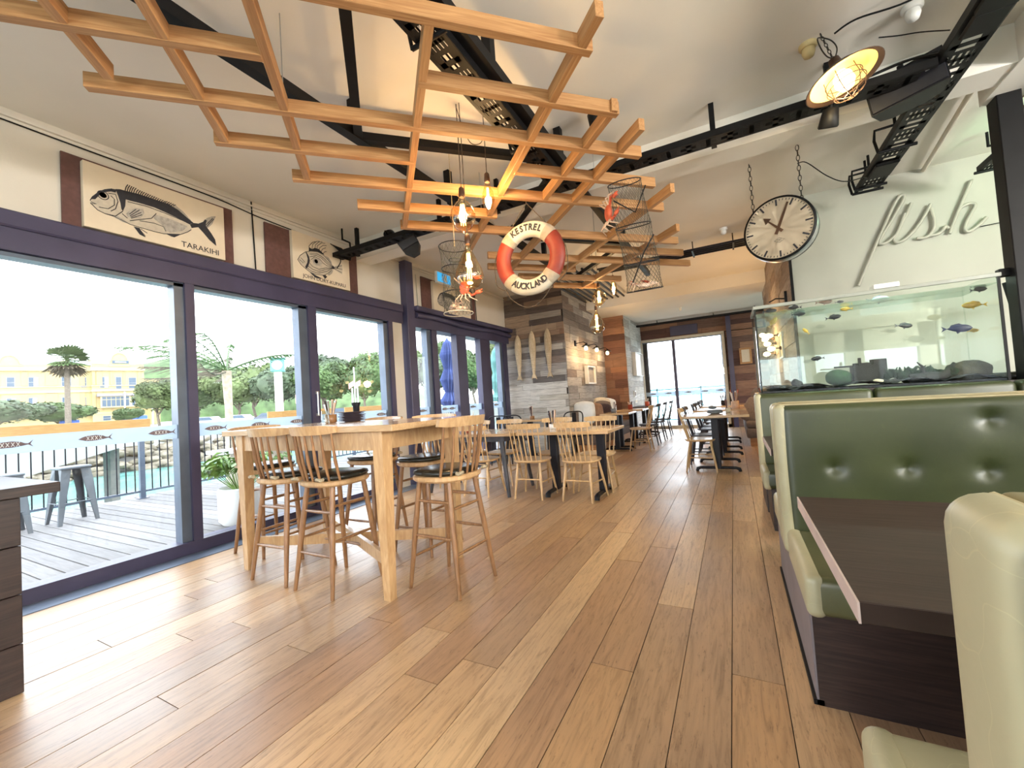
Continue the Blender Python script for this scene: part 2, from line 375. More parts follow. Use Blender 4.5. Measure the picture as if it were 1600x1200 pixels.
# floor boards
def floor_mat():
    m,nt,b=newmat('worn_oak_floor')
    oi=N(nt,'ObjectInfo'); r=ramp(nt,[(0,S(182,150,116)),(.16,S(174,140,104)),(.3,S(190,158,122)),(.45,S(168,138,108)),(.6,S(180,144,106)),(.74,S(166,132,102)),(.88,S(196,166,130))],'CONSTANT'); nt.links.new(oi.outputs['Random'],r.inputs[0])
    v=mapping(nt,(16,1.1,1),'World',True)
    nz=N(nt,'TexNoise'); nz.inputs['Scale'].default_value=2.4; nz.inputs['Detail'].default_value=9; nz.inputs['Roughness'].default_value=.62; nz.inputs['Distortion'].default_value=1.5; nt.links.new(v,nz.inputs['Vector'])
    g=ramp(nt,[(.28,(.62,.58,.55)),(.5,(1,1,1)),(.75,(1.18,1.16,1.12))]); nt.links.new(nz.outputs[0],g.inputs[0]); c=mul(nt,r.outputs[0],g.outputs[0])
    v2=mapping(nt,(60,9,1),'World',True)
    n2=N(nt,'TexNoise'); n2.inputs['Scale'].default_value=1.6; n2.inputs['Detail'].default_value=7; n2.inputs['Roughness'].default_value=.75; nt.links.new(v2,n2.inputs['Vector'])
    g2=ramp(nt,[(.33,(.35,.30,.28)),(.44,(1,1,1))]); nt.links.new(n2.outputs[0],g2.inputs[0]); c=mul(nt,c,g2.outputs[0],.75)
    v3=mapping(nt,(1.1,.7,1),'World'); n3=N(nt,'TexNoise'); n3.inputs['Scale'].default_value=1.1; n3.inputs['Detail'].default_value=4; nt.links.new(v3,n3.inputs['Vector'])
    g3=ramp(nt,[(.4,(.80,.80,.84)),(.6,(1.05,1.03,.98))]); nt.links.new(n3.outputs[0],g3.inputs[0]); c=mul(nt,c,g3.outputs[0],.8)
    vo=N(nt,'TexVoronoi'); vo.inputs['Scale'].default_value=1.35; nt.links.new(mapping(nt,(1.6,1,1),'World'),vo.inputs['Vector'])
    g4=ramp(nt,[(0,(.12,.07,.05)),(.012,(.35,.22,.14)),(.035,(1,1,1))]); nt.links.new(vo.outputs[0],g4.inputs[0]); c=mul(nt,c,g4.outputs[0],.9)
    nt.links.new(c,b.inputs['Base Color'])
    rr=ramp(nt,[(.3,(.30,)*3),(.7,(.44,)*3)]); nt.links.new(n3.outputs[0],rr.inputs[0]); nt.links.new(rr.outputs[0],b.inputs['Roughness'])
    b.inputs['Specular IOR Level'].default_value=.9
    mm=N(nt,'MixRGB'); mm.inputs[0].default_value=.5; nt.links.new(nz.outputs[0],mm.inputs[1]); nt.links.new(n2.outputs[0],mm.inputs[2]); bump(nt,b,mm.outputs[0],.22,.004)
    return m
M['floor']=floor_mat()
M['gap']=mat('dark_joint',(.03,.02,.015),.9)

# traced shapes of the flat prints
TBODY = [(1.353,2.95),(1.366,2.984),(1.405,3.039),(1.442,3.074),(1.487,3.099),(1.532,3.117),(1.57,3.118),(1.666,3.127),(1.766,3.125),(1.871,3.124),(1.943,3.097),(2.007,3.054),(2.064,3.018),(2.043,2.948),(2.013,2.916),(1.955,2.874),(1.881,2.854),(1.827,2.84),(1.758,2.837),(1.658,2.84),(1.595,2.844),(1.549,2.858),(1.496,2.874),(1.438,2.877),(1.395,2.89),(1.368,2.918),(1.353,2.931)]

TDARK = [[(1.366,2.984),(1.405,3.039),(1.442,3.074),(1.487,3.099),(1.517,3.105),(1.508,3.077),(1.479,3.074),(1.449,3.057),(1.412,3.022),(1.383,2.971),(1.356,2.963)],[(1.509,3.106),(1.54,3.117),(1.57,3.118),(1.666,3.127),(1.766,3.125),(1.871,3.124),(1.943,3.097),(2.007,3.054),(2.064,3.018),(2.034,2.996),(1.94,3.019),(1.85,3.038),(1.764,3.052),(1.664,3.051),(1.6,3.046),(1.572,3.046),(1.567,2.985),(1.551,2.938),(1.542,2.955),(1.537,3.003),(1.523,3.058)],[(2.034,2.994),(2.064,3.018),(2.104,3.026),(2.146,3.058),(2.162,3.087),(2.177,3.081),(2.165,3.03),(2.215,2.965),(2.245,2.916),(2.253,2.857),(2.192,2.899),(2.142,2.953),(2.103,2.991),(2.048,2.965)],[(1.618,2.833),(1.658,2.833),(1.673,2.799),(1.697,2.765),(1.657,2.778)],[(1.845,2.844),(1.954,2.871),(1.907,2.832),(1.88,2.834)]]

TGREY = [[(2.146,3.06),(2.178,3.104),(2.221,3.137),(2.259,3.151),(2.224,3.062),(2.18,3.006),(2.16,3.028)],[(1.573,2.927),(1.598,2.966),(1.638,2.997),(1.687,3.011),(1.694,2.972),(1.668,2.921),(1.612,2.9),(1.581,2.904)],[(1.481,2.873),(1.511,2.889),(1.564,2.863),(1.595,2.844),(1.548,2.848)],[(1.77,2.989),(1.867,2.992),(1.976,2.976),(2.014,2.967),(1.975,2.914),(1.881,2.867),(1.837,2.874),(1.82,2.911),(1.761,2.954)],[(1.889,3.126),(1.916,3.136),(1.98,3.1),(2.045,3.034),(2.035,3.025),(1.943,3.086)]]

TLINES = [[(1.353,2.95),(1.366,2.984),(1.405,3.039),(1.442,3.074),(1.487,3.099)],[(1.353,2.931),(1.368,2.918),(1.395,2.89),(1.438,2.877),(1.496,2.874),(1.549,2.858),(1.595,2.844),(1.658,2.84),(1.758,2.837),(1.827,2.84),(1.955,2.874),(2.013,2.916),(2.043,2.948)],[(1.358,2.942),(1.389,2.936),(1.361,2.929)],[(1.463,3.053),(1.508,3.062),(1.522,3.007),(1.505,2.941),(1.475,2.91)],[(1.478,3.039),(1.5,3.018),(1.498,2.968),(1.46,2.924),(1.403,2.917)],[(1.584,3.032),(1.713,3.041),(1.85,3.029),(1.978,3.01),(2.034,2.996)],[(1.595,2.874),(1.66,2.907),(1.744,2.948),(1.779,3.003)],[(1.66,2.897),(1.76,2.911),(1.829,2.903),(1.845,2.866)],[(1.596,2.915),(1.662,2.991)],[(1.6,2.906),(1.674,2.974)],[(1.604,2.898),(1.678,2.955)],[(1.593,2.929),(1.638,2.987)],[(1.658,2.824),(1.697,2.775)],[(1.666,2.829),(1.711,2.806)],[(2.165,3.03),(2.231,3.123)],[(2.175,3.022),(2.242,3.121)],[(2.174,2.986),(2.244,2.892)],[(1.551,2.938),(1.504,2.881),(1.438,2.877)],[(1.546,2.917),(1.58,2.889)]]

TSPINES = [[(1.57,3.12),(1.577,3.153),(1.589,3.178)],[(1.584,3.12),(1.591,3.152),(1.603,3.177)],[(1.597,3.119),(1.605,3.151),(1.616,3.175)],[(1.611,3.119),(1.618,3.15),(1.63,3.173)],[(1.625,3.119),(1.632,3.149),(1.644,3.172)],[(1.639,3.113),(1.646,3.142),(1.658,3.164)],[(1.653,3.113),(1.66,3.14),(1.672,3.162)],[(1.667,3.112),(1.674,3.139),(1.686,3.16)],[(1.681,3.112),(1.688,3.138),(1.7,3.159)],[(1.695,3.112),(1.703,3.137),(1.715,3.157)],[(1.71,3.112),(1.717,3.136),(1.729,3.155)],[(1.724,3.112),(1.731,3.135),(1.744,3.153)],[(1.739,3.111),(1.746,3.134),(1.758,3.151)],[(1.753,3.111),(1.761,3.132),(1.773,3.15)],[(1.768,3.111),(1.776,3.131),(1.788,3.148)],[(1.783,3.111),(1.791,3.13),(1.803,3.146)],[(1.798,3.111),(1.806,3.129),(1.818,3.144)],[(1.813,3.111),(1.821,3.128),(1.833,3.142)],[(1.829,3.11),(1.836,3.126),(1.849,3.14)],[(1.844,3.117),(1.852,3.132),(1.864,3.145)],[(1.86,3.117),(1.867,3.131),(1.88,3.143)],[(1.875,3.116),(1.883,3.129),(1.896,3.141)],[(1.891,3.116),(1.898,3.128),(1.912,3.139)],[(1.907,3.116),(1.914,3.127),(1.927,3.137)]]

TEYE = (1.43,3.023)

TTEXT = [(1.96,2.755),(2.277,2.757),(1.961,2.794)]

JBODY = [(3.118,2.955),(3.151,3.013),(3.217,3.072),(3.292,3.106),(3.387,3.125),(3.464,3.113),(3.521,3.072),(3.579,3.018),(3.614,2.996),(3.618,2.97),(3.575,2.951),(3.532,2.901),(3.469,2.851),(3.39,2.841),(3.305,2.838),(3.26,2.852),(3.215,2.874),(3.155,2.908)]

JTAIL = [(3.609,2.999),(3.739,3.059),(3.749,2.998),(3.737,2.931),(3.607,2.968)]

JDARK = [[(3.222,3.078),(3.235,3.077),(3.269,3.029),(3.276,2.981),(3.249,2.907),(3.22,2.871),(3.212,2.898),(3.242,2.955),(3.249,2.998),(3.234,3.052)],[(3.26,2.854),(3.305,2.838),(3.351,2.824),(3.427,2.807),(3.388,2.794),(3.34,2.796),(3.295,2.823)],[(3.268,3.099),(3.276,3.147),(3.312,3.133),(3.351,3.161),(3.408,3.161),(3.484,3.114),(3.425,3.119),(3.368,3.122)],[(3.439,2.849),(3.479,2.862),(3.508,2.843),(3.476,2.81)],[(3.583,2.992),(3.604,3.006),(3.619,2.997),(3.617,2.967),(3.591,2.961)]]

JGREY = [[(3.314,3.008),(3.344,3.037),(3.402,3.04),(3.448,3.001),(3.416,2.958),(3.358,2.952),(3.322,2.968)],[(3.493,3.104),(3.543,3.096),(3.581,3.053),(3.589,3.011),(3.541,3.06)],[(3.51,2.87),(3.574,2.937),(3.606,2.959),(3.583,2.904),(3.54,2.868)]]

JLINES = [[(3.118,2.955),(3.151,3.013),(3.217,3.072),(3.292,3.106),(3.387,3.125),(3.464,3.113),(3.521,3.072),(3.579,3.018),(3.614,2.996)],[(3.118,2.955),(3.155,2.908),(3.215,2.874),(3.26,2.852),(3.305,2.838),(3.39,2.841),(3.469,2.851),(3.532,2.901),(3.586,2.953)],[(3.279,3.031),(3.365,3.072),(3.441,3.059),(3.518,3.01),(3.598,2.987)],[(3.28,3.065),(3.385,3.095),(3.462,3.073),(3.539,3.025),(3.598,2.992)],[(3.266,2.961),(3.31,2.923),(3.394,2.91),(3.495,2.952),(3.597,2.978)],[(3.245,2.914),(3.308,2.889),(3.393,2.884),(3.504,2.937),(3.597,2.974)],[(3.234,2.887),(3.297,2.861),(3.392,2.863),(3.512,2.914),(3.586,2.967)],[(3.295,3.003),(3.345,3.05),(3.411,3.042),(3.458,3.003),(3.516,2.984),(3.598,2.983)],[(3.14,2.961),(3.192,2.934)],[(3.159,2.99),(3.21,2.947)],[(3.619,2.988),(3.738,3.041)],[(3.618,2.982),(3.741,2.996)],[(3.618,2.975),(3.733,2.949)],[(3.273,3.105),(3.276,3.164),(3.326,3.221),(3.365,3.242)],[(3.311,3.124),(3.325,3.196),(3.385,3.252),(3.424,3.264)],[(3.35,3.136),(3.363,3.199),(3.413,3.253),(3.463,3.268)],[(3.378,3.14),(3.391,3.199),(3.452,3.252),(3.502,3.263)],[(3.407,3.135),(3.419,3.181),(3.471,3.227),(3.521,3.238)],[(3.436,3.131),(3.458,3.176),(3.509,3.208)],[(3.465,3.121),(3.486,3.149),(3.517,3.162)]]

JSPOT = (3.361,2.999)

JTEXT = [(3.177,2.734),(3.796,2.747),(3.178,2.767)]

NEON = [[(1.395,2.251),(1.468,2.423),(1.599,2.727),(1.704,2.955),(1.783,3.123),(1.836,3.202),(1.865,3.21),(1.874,3.185),(1.86,3.139),(1.816,3.063),(1.74,2.933),(1.664,2.813),(1.62,2.722),(1.646,2.697),(1.704,2.715),(1.786,2.795),(1.843,2.918),(1.886,2.994),(1.931,3.1)],[(1.868,2.999),(1.821,2.874),(1.775,2.773),(1.752,2.716),(1.778,2.682),(1.835,2.696),(1.904,2.754),(1.985,2.857),(2.047,2.963),(2.089,3.043)],[(2.09,3.0),(2.091,2.951),(2.103,2.85),(2.089,2.757),(2.045,2.695),(1.99,2.681),(1.945,2.694)],[(2.045,2.695),(2.115,2.695),(2.162,2.726),(2.191,2.767),(2.21,2.732)],[(2.214,2.677),(2.253,2.787),(2.305,2.917),(2.368,3.066),(2.419,3.193),(2.436,3.199)],[(2.306,2.928),(2.376,2.962),(2.426,2.954),(2.431,2.917),(2.393,2.845),(2.353,2.761),(2.337,2.694),(2.362,2.662),(2.414,2.687),(2.466,2.732),(2.511,2.784)]]

NEONW = [(2.439,2.698),(2.641,2.704)]

HOT = {'A':[-138.59,28.23,15.49],'u':[0.2517,0.9678],'L':23.01}

HWIN = [(0.91,10.92,1.92,13.13),(3.99,10.99,5.33,13.11),(9.01,11.02,10.37,13.23),(12.09,10.8,12.88,13.07),(15.21,10.58,16.6,13.05),(18.01,10.2,18.89,13.04),(20.35,10.3,21.61,12.86),(0.84,6.22,2.03,8.52),(3.82,6.03,5.07,8.53),(9.02,5.86,10.28,8.46),(12.1,5.97,12.78,8.36),(15.6,2.68,16.85,3.67),(17.85,2.65,19.37,3.64)]

HBAY = [(15.33,5.94,20.18,8.22),(20.6,5.95,24.07,8.06)]

FP=[(0.362, 4.7, 1.852), (0.466, 4.7, 1.848), (0.559, 4.7, 1.869), (0.6, 4.7, 1.82), (0.393, 4.7, 1.773), (0.652, 4.7, 1.663), (0.778, 4.7, 1.869), (0.895, 4.7, 1.867), (0.853, 4.7, 1.734), (0.951, 4.7, 1.811), (1.205, 4.7, 1.853), (1.37, 4.7, 1.612), (1.622, 4.7, 1.512), (1.781, 4.7, 1.819), (1.75, 4.7, 1.697), (1.76, 4.7, 1.504), (0.712, 4.7, 1.377), (0.29, 4.7, 1.853)]
# ================================================================ setting
ORD=['first','second','third','fourth','fifth','sixth','seventh','eighth','ninth','tenth','eleventh','twelfth','thirteenth','fourteenth','fifteenth','sixteenth']
rnd=random.Random(11)
B=lambda *a,**k: MB().box(*a,**k)
CUBE=B(-.5,.5,-.5,.5,-.5,.5).mesh('board_block')
def cubes(mat_):
    me=CUBE.copy(); me.materials.append(mat_); return me
# floor with its planks
fl=struct('floor',B(-4.5,6.1,-4,13.7,-.2,-.006),M['gap'])
me=B(-.5,.5,-.5,.5,-.5,.5,b=.004).mesh('plank_mesh',M['floor'])
PW=.184; x=-.278-21*PW
while x<1.9:
    y=-1.2-rnd.uniform(0,1.6)
    while y<13.5:
        L=rnd.choice([1.5,1.9,2.2,2.2,2.6,3.0])
        y1=min(y+L,13.6)
        if y1>-.9 and not (x>.3 and 5.0<y<6) :
            mp_=me
            o=inst('plank',mp_,fl,((x+PW/2),(y+y1)/2,-.011+rnd.uniform(-.0008,.0008)),scale=(PW-.0035,(y1-y)-.004,.022))
        y=y1
    x+=PW
struct('trim_floor_strip',B(-4.37,-4.13,-4,8.2,-.02,.006),M['strip'])
# ceiling: main slab, lower soffit at the far end, beams
ce=struct('ceiling',B(-4.6,6.2,-4.2,9.9,3.48,3.62).box(-4.6,6.2,9.85,13.7,3.22,3.62),M['ceiling'])
be=MB().box(-4.4,1.845,4.05,4.31,3.21,3.48).box(1.845,2.12,-4,4.56,3.2,3.48)
struct('trim_ceiling_beam',be,M['ceiling'])
struct('trim_ceiling_conduit',MB().tube((1.86,4.45,3.44),(2.06,6.3,3.44),.022,n=8),M['plaster'])
struct('trim_ceiling_moulding',MB().box(-4.4,-4.375,-4,8.2,3.415,3.43).box(-4.4,-4.385,-4,8.2,3.38,3.386),M['plaster'])
# left wall: plaster frieze above the glazing and the narrow pier
struct('wall_left',B(-4.6,-4.4,-4.2,8.2,2.6,3.5).box(-4.55,-4.36,4.62,4.83,0,2.6).box(-4.6,-4.4,8.21,8.3,0,3.5),M['plaster'])
struct('trim_window_head',B(-4.6,-4.31,-4.2,4.84,2.60,2.72,b=.012).box(-4.58,-4.34,-4.2,4.84,2.44,2.61),M['navy'])
struct('trim_black_post',B(-4.45,-4.28,4.885,5.055,0,3.42,b=.006),M['navy'])
hd=MB().box(-4.6,-4.22,5.06,8.52,2.66,2.74,b=.015).box(-4.58,-4.33,5.06,8.2,2.42,2.67)
pp=[(-4.30,5.1+3.2*i/8,2.60+.02*math.sin(i*1.3)) for i in range(9)]
hd.path(pp,.045,10)
struct('trim_door_head',hd,M['navy'])
fishpts=[(-.10,.0),(-.075,.014),(-.05,.022),(0,.026),(.04,.018),(.06,.006),(.075,.004),(.10,.028),(.085,.0),(.10,-.022),(.075,-.004),(.05,-.010),(0,-.018),(-.05,-.018),(-.08,-.008)]
def decal_mesh():
    g=MB(); g.prism(fishpts,-.001,.001,'x'); 
    for k in range(4):
        a=-.045+k*.024; g.mi=1
        g.prism([(a-.009,-.012),(a-.006,-.012),(a+.010,.018),(a+.007,.018)],-.0016,.0016,'x')
        g.prism([(a+.007,-.012),(a+.010,-.012),(a-.006,.018),(a-.009,.018)],-.0016,.0016,'x')
    return g.mesh('fish_decal',M['decal'],M['frost_line'])
M['decal']=mat('grey_brown_print',(.16,.12,.13),.8); M['frost_line']=mat('white_print',(.75,.82,.86),.8)
def frosted():
    m=bpy.data.materials.new('frosted_film'); m.use_nodes=True; nt=m.node_tree; nt.nodes.clear(); o=N(nt,'OutputMaterial')
    t=N(nt,'BsdfTransparent'); t.inputs[0].default_value=(.85,.92,1,1); d=N(nt,'BsdfTranslucent'); d.inputs[0].default_value=(.55,.66,.76,1); d2=N(nt,'BsdfDiffuse'); d2.inputs[0].default_value=(.62,.72,.80,1)
    a=N(nt,'MixShader'); a.inputs[0].default_value=.5; nt.links.new(d.outputs[0],a.inputs[1]); nt.links.new(d2.outputs[0],a.inputs[2])
    b=N(nt,'MixShader'); b.inputs[0].default_value=.82; nt.links.new(t.outputs[0],b.inputs[1]); nt.links.new(a.outputs[0],b.inputs[2]); nt.links.new(b.outputs[0],o.inputs[0]); return m
M['frost']=frosted()
DEC=decal_mesh()
def glazing(name,y0,y1,z0,z1,mull,sill=.11,head=2.44,decals=True,film=True):
    fr=MB().box(-4.50,-4.34,y0,y1,0,sill)
    for a,b in mull: fr.box(-4.47,-4.345,a,b,sill,head)
    w=struct(name,fr,M['navy'])
    ed=[y0]+[t for ab in mull for t in ab]+[y1]
    gaps=[(ed[i],ed[i+1]) for i in range(0,len(ed),2) if ed[i+1]-ed[i]>.12]
    for a,b in gaps:
        B(-4.412,-4.404,a,b,sill,head).build('pane',M['glass'],w)
        if film and b>-.4:
            B(-4.4035,-4.4015,a,b,1.035,1.155).build('frosted_film',M['frost'],w)
    return w
w1=glazing('window_1',-4,4.62,0,2.44,[(-4,-3.9),(-2.75,-2.6),(-1.35,-1.2),(.10,.24),(1.985,2.06),(3.235,3.345),(4.54,4.62)])
for a,b in ((1.91,1.985),(3.13,3.235),(4.46,4.54)): B(-4.49,-4.375,a,b,.11,2.44).build('sliding_door_stile',M['frame_grey'],w1)
for z in (2.405,): B(-4.49,-4.375,-4,4.54,z,z+.03).build('sliding_door_rail',M['frame_grey'],w1)
w2=glazing('window_2',5.06,8.2,0,2.44,[(5.06,5.11),(5.52,5.66),(6.22,6.52),(7.02,7.39),(7.95,8.12)],sill=.2)
for a,b in ((5.42,5.52),(7.85,7.95)): B(-4.49,-4.375,a,b,.2,2.42).build('door_stile',M['frame_grey'],w2)
MB().tube((-4.33,3.30,1.15),(-4.33,3.30,1.42),.01).box(-4.345,-4.33,3.28,3.32,1.40,1.43).box(-4.345,-4.33,3.28,3.32,1.14,1.17).build('door_handle',M['steel'],w1)
y=1.05
fy=[]
for i in range(-1,8): fy.append(1.37+.428*i)
for yy in fy:
    if any(a-.1<yy<b+.1 for a,b in ((1.91,2.06),(3.13,3.345),(4.4,4.9))): yy+=.0
    inst('fish_decal',DEC,w1,(-4.3990,yy,1.095))
for yy in (5.26,5.85,6.05,6.72,7.6): inst('fish_decal',DEC,w2,(-4.3990,yy,1.095))
# reclaimed board walls
def boards(parent,ax,c,u0,u1,z0,z1,h,matname,seed,lens=(.5,.7,.9,1.2),t=.014,side=1,name='board'):
    R=random.Random(seed); me=cubes(M[matname]); z=z0
    while z<z1-.02:
        hh=min(h*R.choice([.85,1,1,1.15]),z1-z); u=u0-R.uniform(0,.5)
        while u<u1:
            L=R.choice(lens)*R.uniform(.8,1.2); a=max(u,u0); b=min(u+L,u1)
            if b-a>.04:
                th=t*R.uniform(.7,1.5); d=c+side*th/2
                if ax=='y': inst(name,me,parent,((a+b)/2,d,z+hh/2),scale=(b-a-.004,th,hh-.004))
                else: inst(name,me,parent,(d,(a+b)/2,z+hh/2),scale=(th,b-a-.004,hh-.004))
            u+=L
        z+=hh
wb1=struct('wall_board_pier',B(-4.45,-3.03,8.22,11.25,0,3.48).box(-4.45,-2.45,11.25,13.5,0,3.4),M['gap'])
boards(wb1,'y',8.22,-4.4,-3.02,0,1.5,.13,'board_pale',3,side=-1)
boards(wb1,'y',8.22,-4.4,-3.02,1.5,2.35,.13,'board_grey',13,side=-1)
boards(wb1,'y',8.22,-4.4,-3.02,2.35,3.48,.13,'board_mixed',23,side=-1)
wb2=struct('wall_board_side',B(-3.04,-3.03,8.22,11.2,0,3.48),M['gap'])
boards(wb2,'x',-3.03,8.22,11.2,0,3.48,.16,'board_grey',4,lens=(.7,1,1.3))
wb3=struct('wall_board_return',B(-3.03,-2.45,11.2,11.24,0,3.22),M['gap'])
boards(wb3,'y',11.2,-3.03,-2.44,0,3.22,.19,'board_brown',5,side=-1,lens=(.6,.9))
wb4=struct('wall_board_alcove',B(-2.46,-2.45,11.2,13.45,0,3.22),M['gap'])
boards(wb4,'x',-2.45,11.2,13.45,0,3.22,.2,'board_pale',6,lens=(.8,1.1))
wf=struct('wall_far',B(-2.6,-2.28,13.45,13.6,0,3.4).box(-2.6,2.2,13.45,13.6,2.72,3.4).box(-.14,2.2,13.45,13.6,0,2.75),M['gap'])
boards(wf,'y',13.45,-2.45,2.1,2.74,3.22,.16,'board_brown',7,side=-1,lens=(.9,1.3))
boards(wf,'y',13.45,-.10,2.1,0,2.72,.2,'board_brown',8,side=-1,lens=(.8,1.2))
w3=struct('window_3',B(-2.45,-.12,13.36,13.5,2.66,2.74).box(-.20,-.12,13.36,13.5,0,2.68).box(-2.45,-2.40,13.36,13.5,0,2.68).box(-2.45,-.12,13.36,13.5,0,.09),M['fabric_cream'])
B(-1.545,-1.46,13.40,13.50,.09,2.66).build('mullion',M['navy'],w3)
B(-2.40,-.20,13.39,13.40,2.63,2.665).build('head_rail',M['frame_grey'],w3)
for a,b in ((-2.4,-1.545),(-1.46,-.20)):
    B(a,b,13.44,13.45,.09,2.66).build('pane',M['glass'],w3)
    B(a,b,13.434,13.437,1.00,1.12).build('frosted_film',M['frost'],w3)
for xx in (-2.2,-1.75,-1.2,-.75,-.35): inst('fish_decal',DEC,w3,(xx,13.430,1.06),rot=(0,0,PI/2))
# right hand wall behind the tank, and its boarded return
struct('wall_tank',B(.76,6.2,6.33,6.5,0,3.5),M['plaster_grey'])
wb5=struct('wall_board_right',B(.745,.9,6.5,10.9,0,3.5),M['gap'])
boards(wb5,'x',.745,6.34,10.9,0,3.48,.17,'board_tan',9,side=-1,lens=(.7,1,1.3))
struct('trim_wall_corner',B(.735,.765,6.31,6.335,0,3.48),M['black'])
struct('wall_right',B(6.1,6.3,-4.2,6.4,0,.5).box(6.1,6.3,-4.2,6.4,2.6,3.5).box(6.1,6.3,-4.2,-3.4,.5,2.6).box(6.1,6.3,.6,6.4,.5,2.6),M['plaster'])
w6=struct('window_6_added',B(6.12,6.2,-3.4,.6,.46,.52),M['white'])  # unseen window, added to let more daylight in from the right
B(6.15,6.16,-3.4,.6,.5,2.6).build('pane',M['glass'],w6)
# wall behind the camera: windows reflected in the tank, plus glazing added for light
WB=[(-4.2,-3.9,0),(-.25,.62,1),(1.22,1.30,1),(1.82,2.05,1),(2.72,3.12,1),(4.22,4.56,1),(5.7,6.3,1)]
bk=MB().box(-4.6,6.3,-4.2,-4,2.42,3.5)
for a,b,_ in WB: bk.box(a,b,-4.2,-4,0,2.42)
bk.box(.6,5.8,-4.2,-4,0,.55).box(.6,5.8,-4.2,-4,1.86,2.45)
struct('wall_back',bk,M['plaster'])
w4=struct('window_4_added',B(-3.9,-.25,-4.12,-4.02,0,.1).box(-2.1,-2.02,-4.12,-4.02,0,2.42),M['navy'])  # unseen glazing, added at the back to bring in more daylight
B(-3.9,-.25,-4.07,-4.06,.1,2.42).build('pane',M['glass'],w4)
w5=struct('window_5',B(.6,5.8,-4.1,-4.0,.53,.58),M['white'])
B(.62,5.7,-4.07,-4.06,.55,1.98).build('pane',M['glass'],w5)
# dark steel column beside the tank
struct('trim_steel_column',B(1.885,2.02,4.43,4.57,0,3.25,b=.006),M['black'])
struct('trim_dark_post',B(-.06,.06,13.30,13.42,0,3.2),M['navy'])

# ================================================================ ceiling fittings
def diag(a,p,z): s=2**-.5; return Vector(((a-p)*s,(a+p)*s,z))
lat=thing('timber_lattice','suspended diagonal grid of pine battens hanging under the ceiling','ceiling decoration',(-1.6,3.2,2.9))
LZ=.04
def batten(p,q,dz=0):
    p,q=p+Vector((0,0,LZ+dz)),q+Vector((0,0,LZ+dz)); mid=(p+q)/2; L=(q-p).length; ang=math.atan2(q.y-p.y,q.x-p.x)
    B(-L/2,L/2,-.0225,.0225,-.04,.04,b=.002).build('batten',M['pine'],lat,mid-lat.location,(0,0,ang))
ROWA=[(1.80,-2.0,1.10),(2.18,-2.4,-.47),(2.19,.27,1.49),(2.57,-1.36,1.91),(2.95,-.92,.30),(2.94,1.05,2.30),(3.33,-.55,2.68),(3.72,-.12,1.12),(4.08,.25,3.45),(4.44,2.58,3.82),(4.81,1.30,4.24),(5.22,1.40,2.66),(5.6,1.95,3.62),(6.02,2.66,3.42)]
for p,a,b in ROWA: batten(diag(a,p+.02,2.9),diag(b,p+.02,2.9))
ROWB=[(-1.24,.8,2.5),(-.88,.8,2.99),(-.47,1.2,3.35),(.27,1.80,4.1),(1.02,1.62,5.25),(1.43,2.17,3.36),(1.71,2.3,5.3),(2.50,3.0,6.1),(3.16,3.75,6.1)]
for a,p,q in ROWB: batten(diag(a+.02,p,2.9),diag(a+.02,q,2.9),.003)
for a,p in ((.27,2.2),(1.02,4.0),(-.47,2.57),(1.71,2.95),(2.5,4.4)):
    pt=diag(a+.02,p,0); MB().tube((pt.x,pt.y,2.98),(pt.x,pt.y,3.48),.003,n=5).build('hanger_wire',M['steel'],lat,-lat.location)
# black steel truss frame
tr=thing('steel_truss','black steel zigzag truss frame hung flat above the pine battens','truss',(-1.75,3,3.2))
def bar(g,p,q,w=.07,h=.07): g.obox(p,q,w,h)
def tpart(name,p,q,w=.075,h=.075): 
    o=Vector(tr.location); MB().obox(Vector(p)-o,Vector(q)-o,w,h).build(name,M['black'],tr)
TZ=3.22
tpart('chord',(-2.34,-1,TZ),(-2.34,7.6,TZ)); tpart('chord',(-1.17,-1,TZ),(-1.17,7.6,TZ))
ys=[-.2,1.05,2.24,3.42,4.6,5.8,7.0]
for i in range(len(ys)-1):
    a=(-2.34,ys[i],TZ) if i%2==0 else (-1.17,ys[i],TZ); b=(-1.17,ys[i+1],TZ) if i%2==0 else (-2.34,ys[i+1],TZ)
    tpart('web_bar',a,b,.06,.06)
for y in (1.0,2.2,3.37,4.55,5.75): 
    for x in (-2.34,-1.17): tpart('hanger_post',(x,y+.001,3.25),(x,y,3.48),.06,.06)
# perforated cable trays
def tray(name,p,q,w,label,slots=True,h=.05,step=.15):
    p=Vector(p);q=Vector(q); L=(q-p).length; ang=math.atan2(q.y-p.y,q.x-p.x)
    t=thing(name,label,'cable tray',p,ang)
    for s in (-1,1): MB().box(0,L,s*w/2-.004,s*w/2+.004,0,h).box(0,L,min(s*w/2,s*(w/2-.02)),max(s*w/2,s*(w/2-.02)),-.002,.002).build('side_rail',M['black'],t)
    n=int(L/step); g=MB(); k=0
    for i in range(n):
        x=i*step
        g.box(x,x+step*.22,-w/2+.02,w/2-.02,-.001,.002)
        if i%2==0:
            for j in range(6):
                y=-w/2+.02+(w-.04)*j/5; g.box(x+step*.22,x+step,y-.009,y+.009,-.001,.002)
            g.box(x+step*.50,x+step*.72,-w/2+.02,w/2-.02,-.001,.002)
        else:
            g.box(x+step*.22,x+step,-w/2+.02,-w/2+.055,-.001,.002); g.box(x+step*.22,x+step,w/2-.055,w/2-.02,-.001,.002); g.box(x+step*.52,x+step*.78,-w/2+.02,w/2-.02,-.001,.002)
    g.build('tray_bottom',M['black'],t,kind='stuff')
    return t
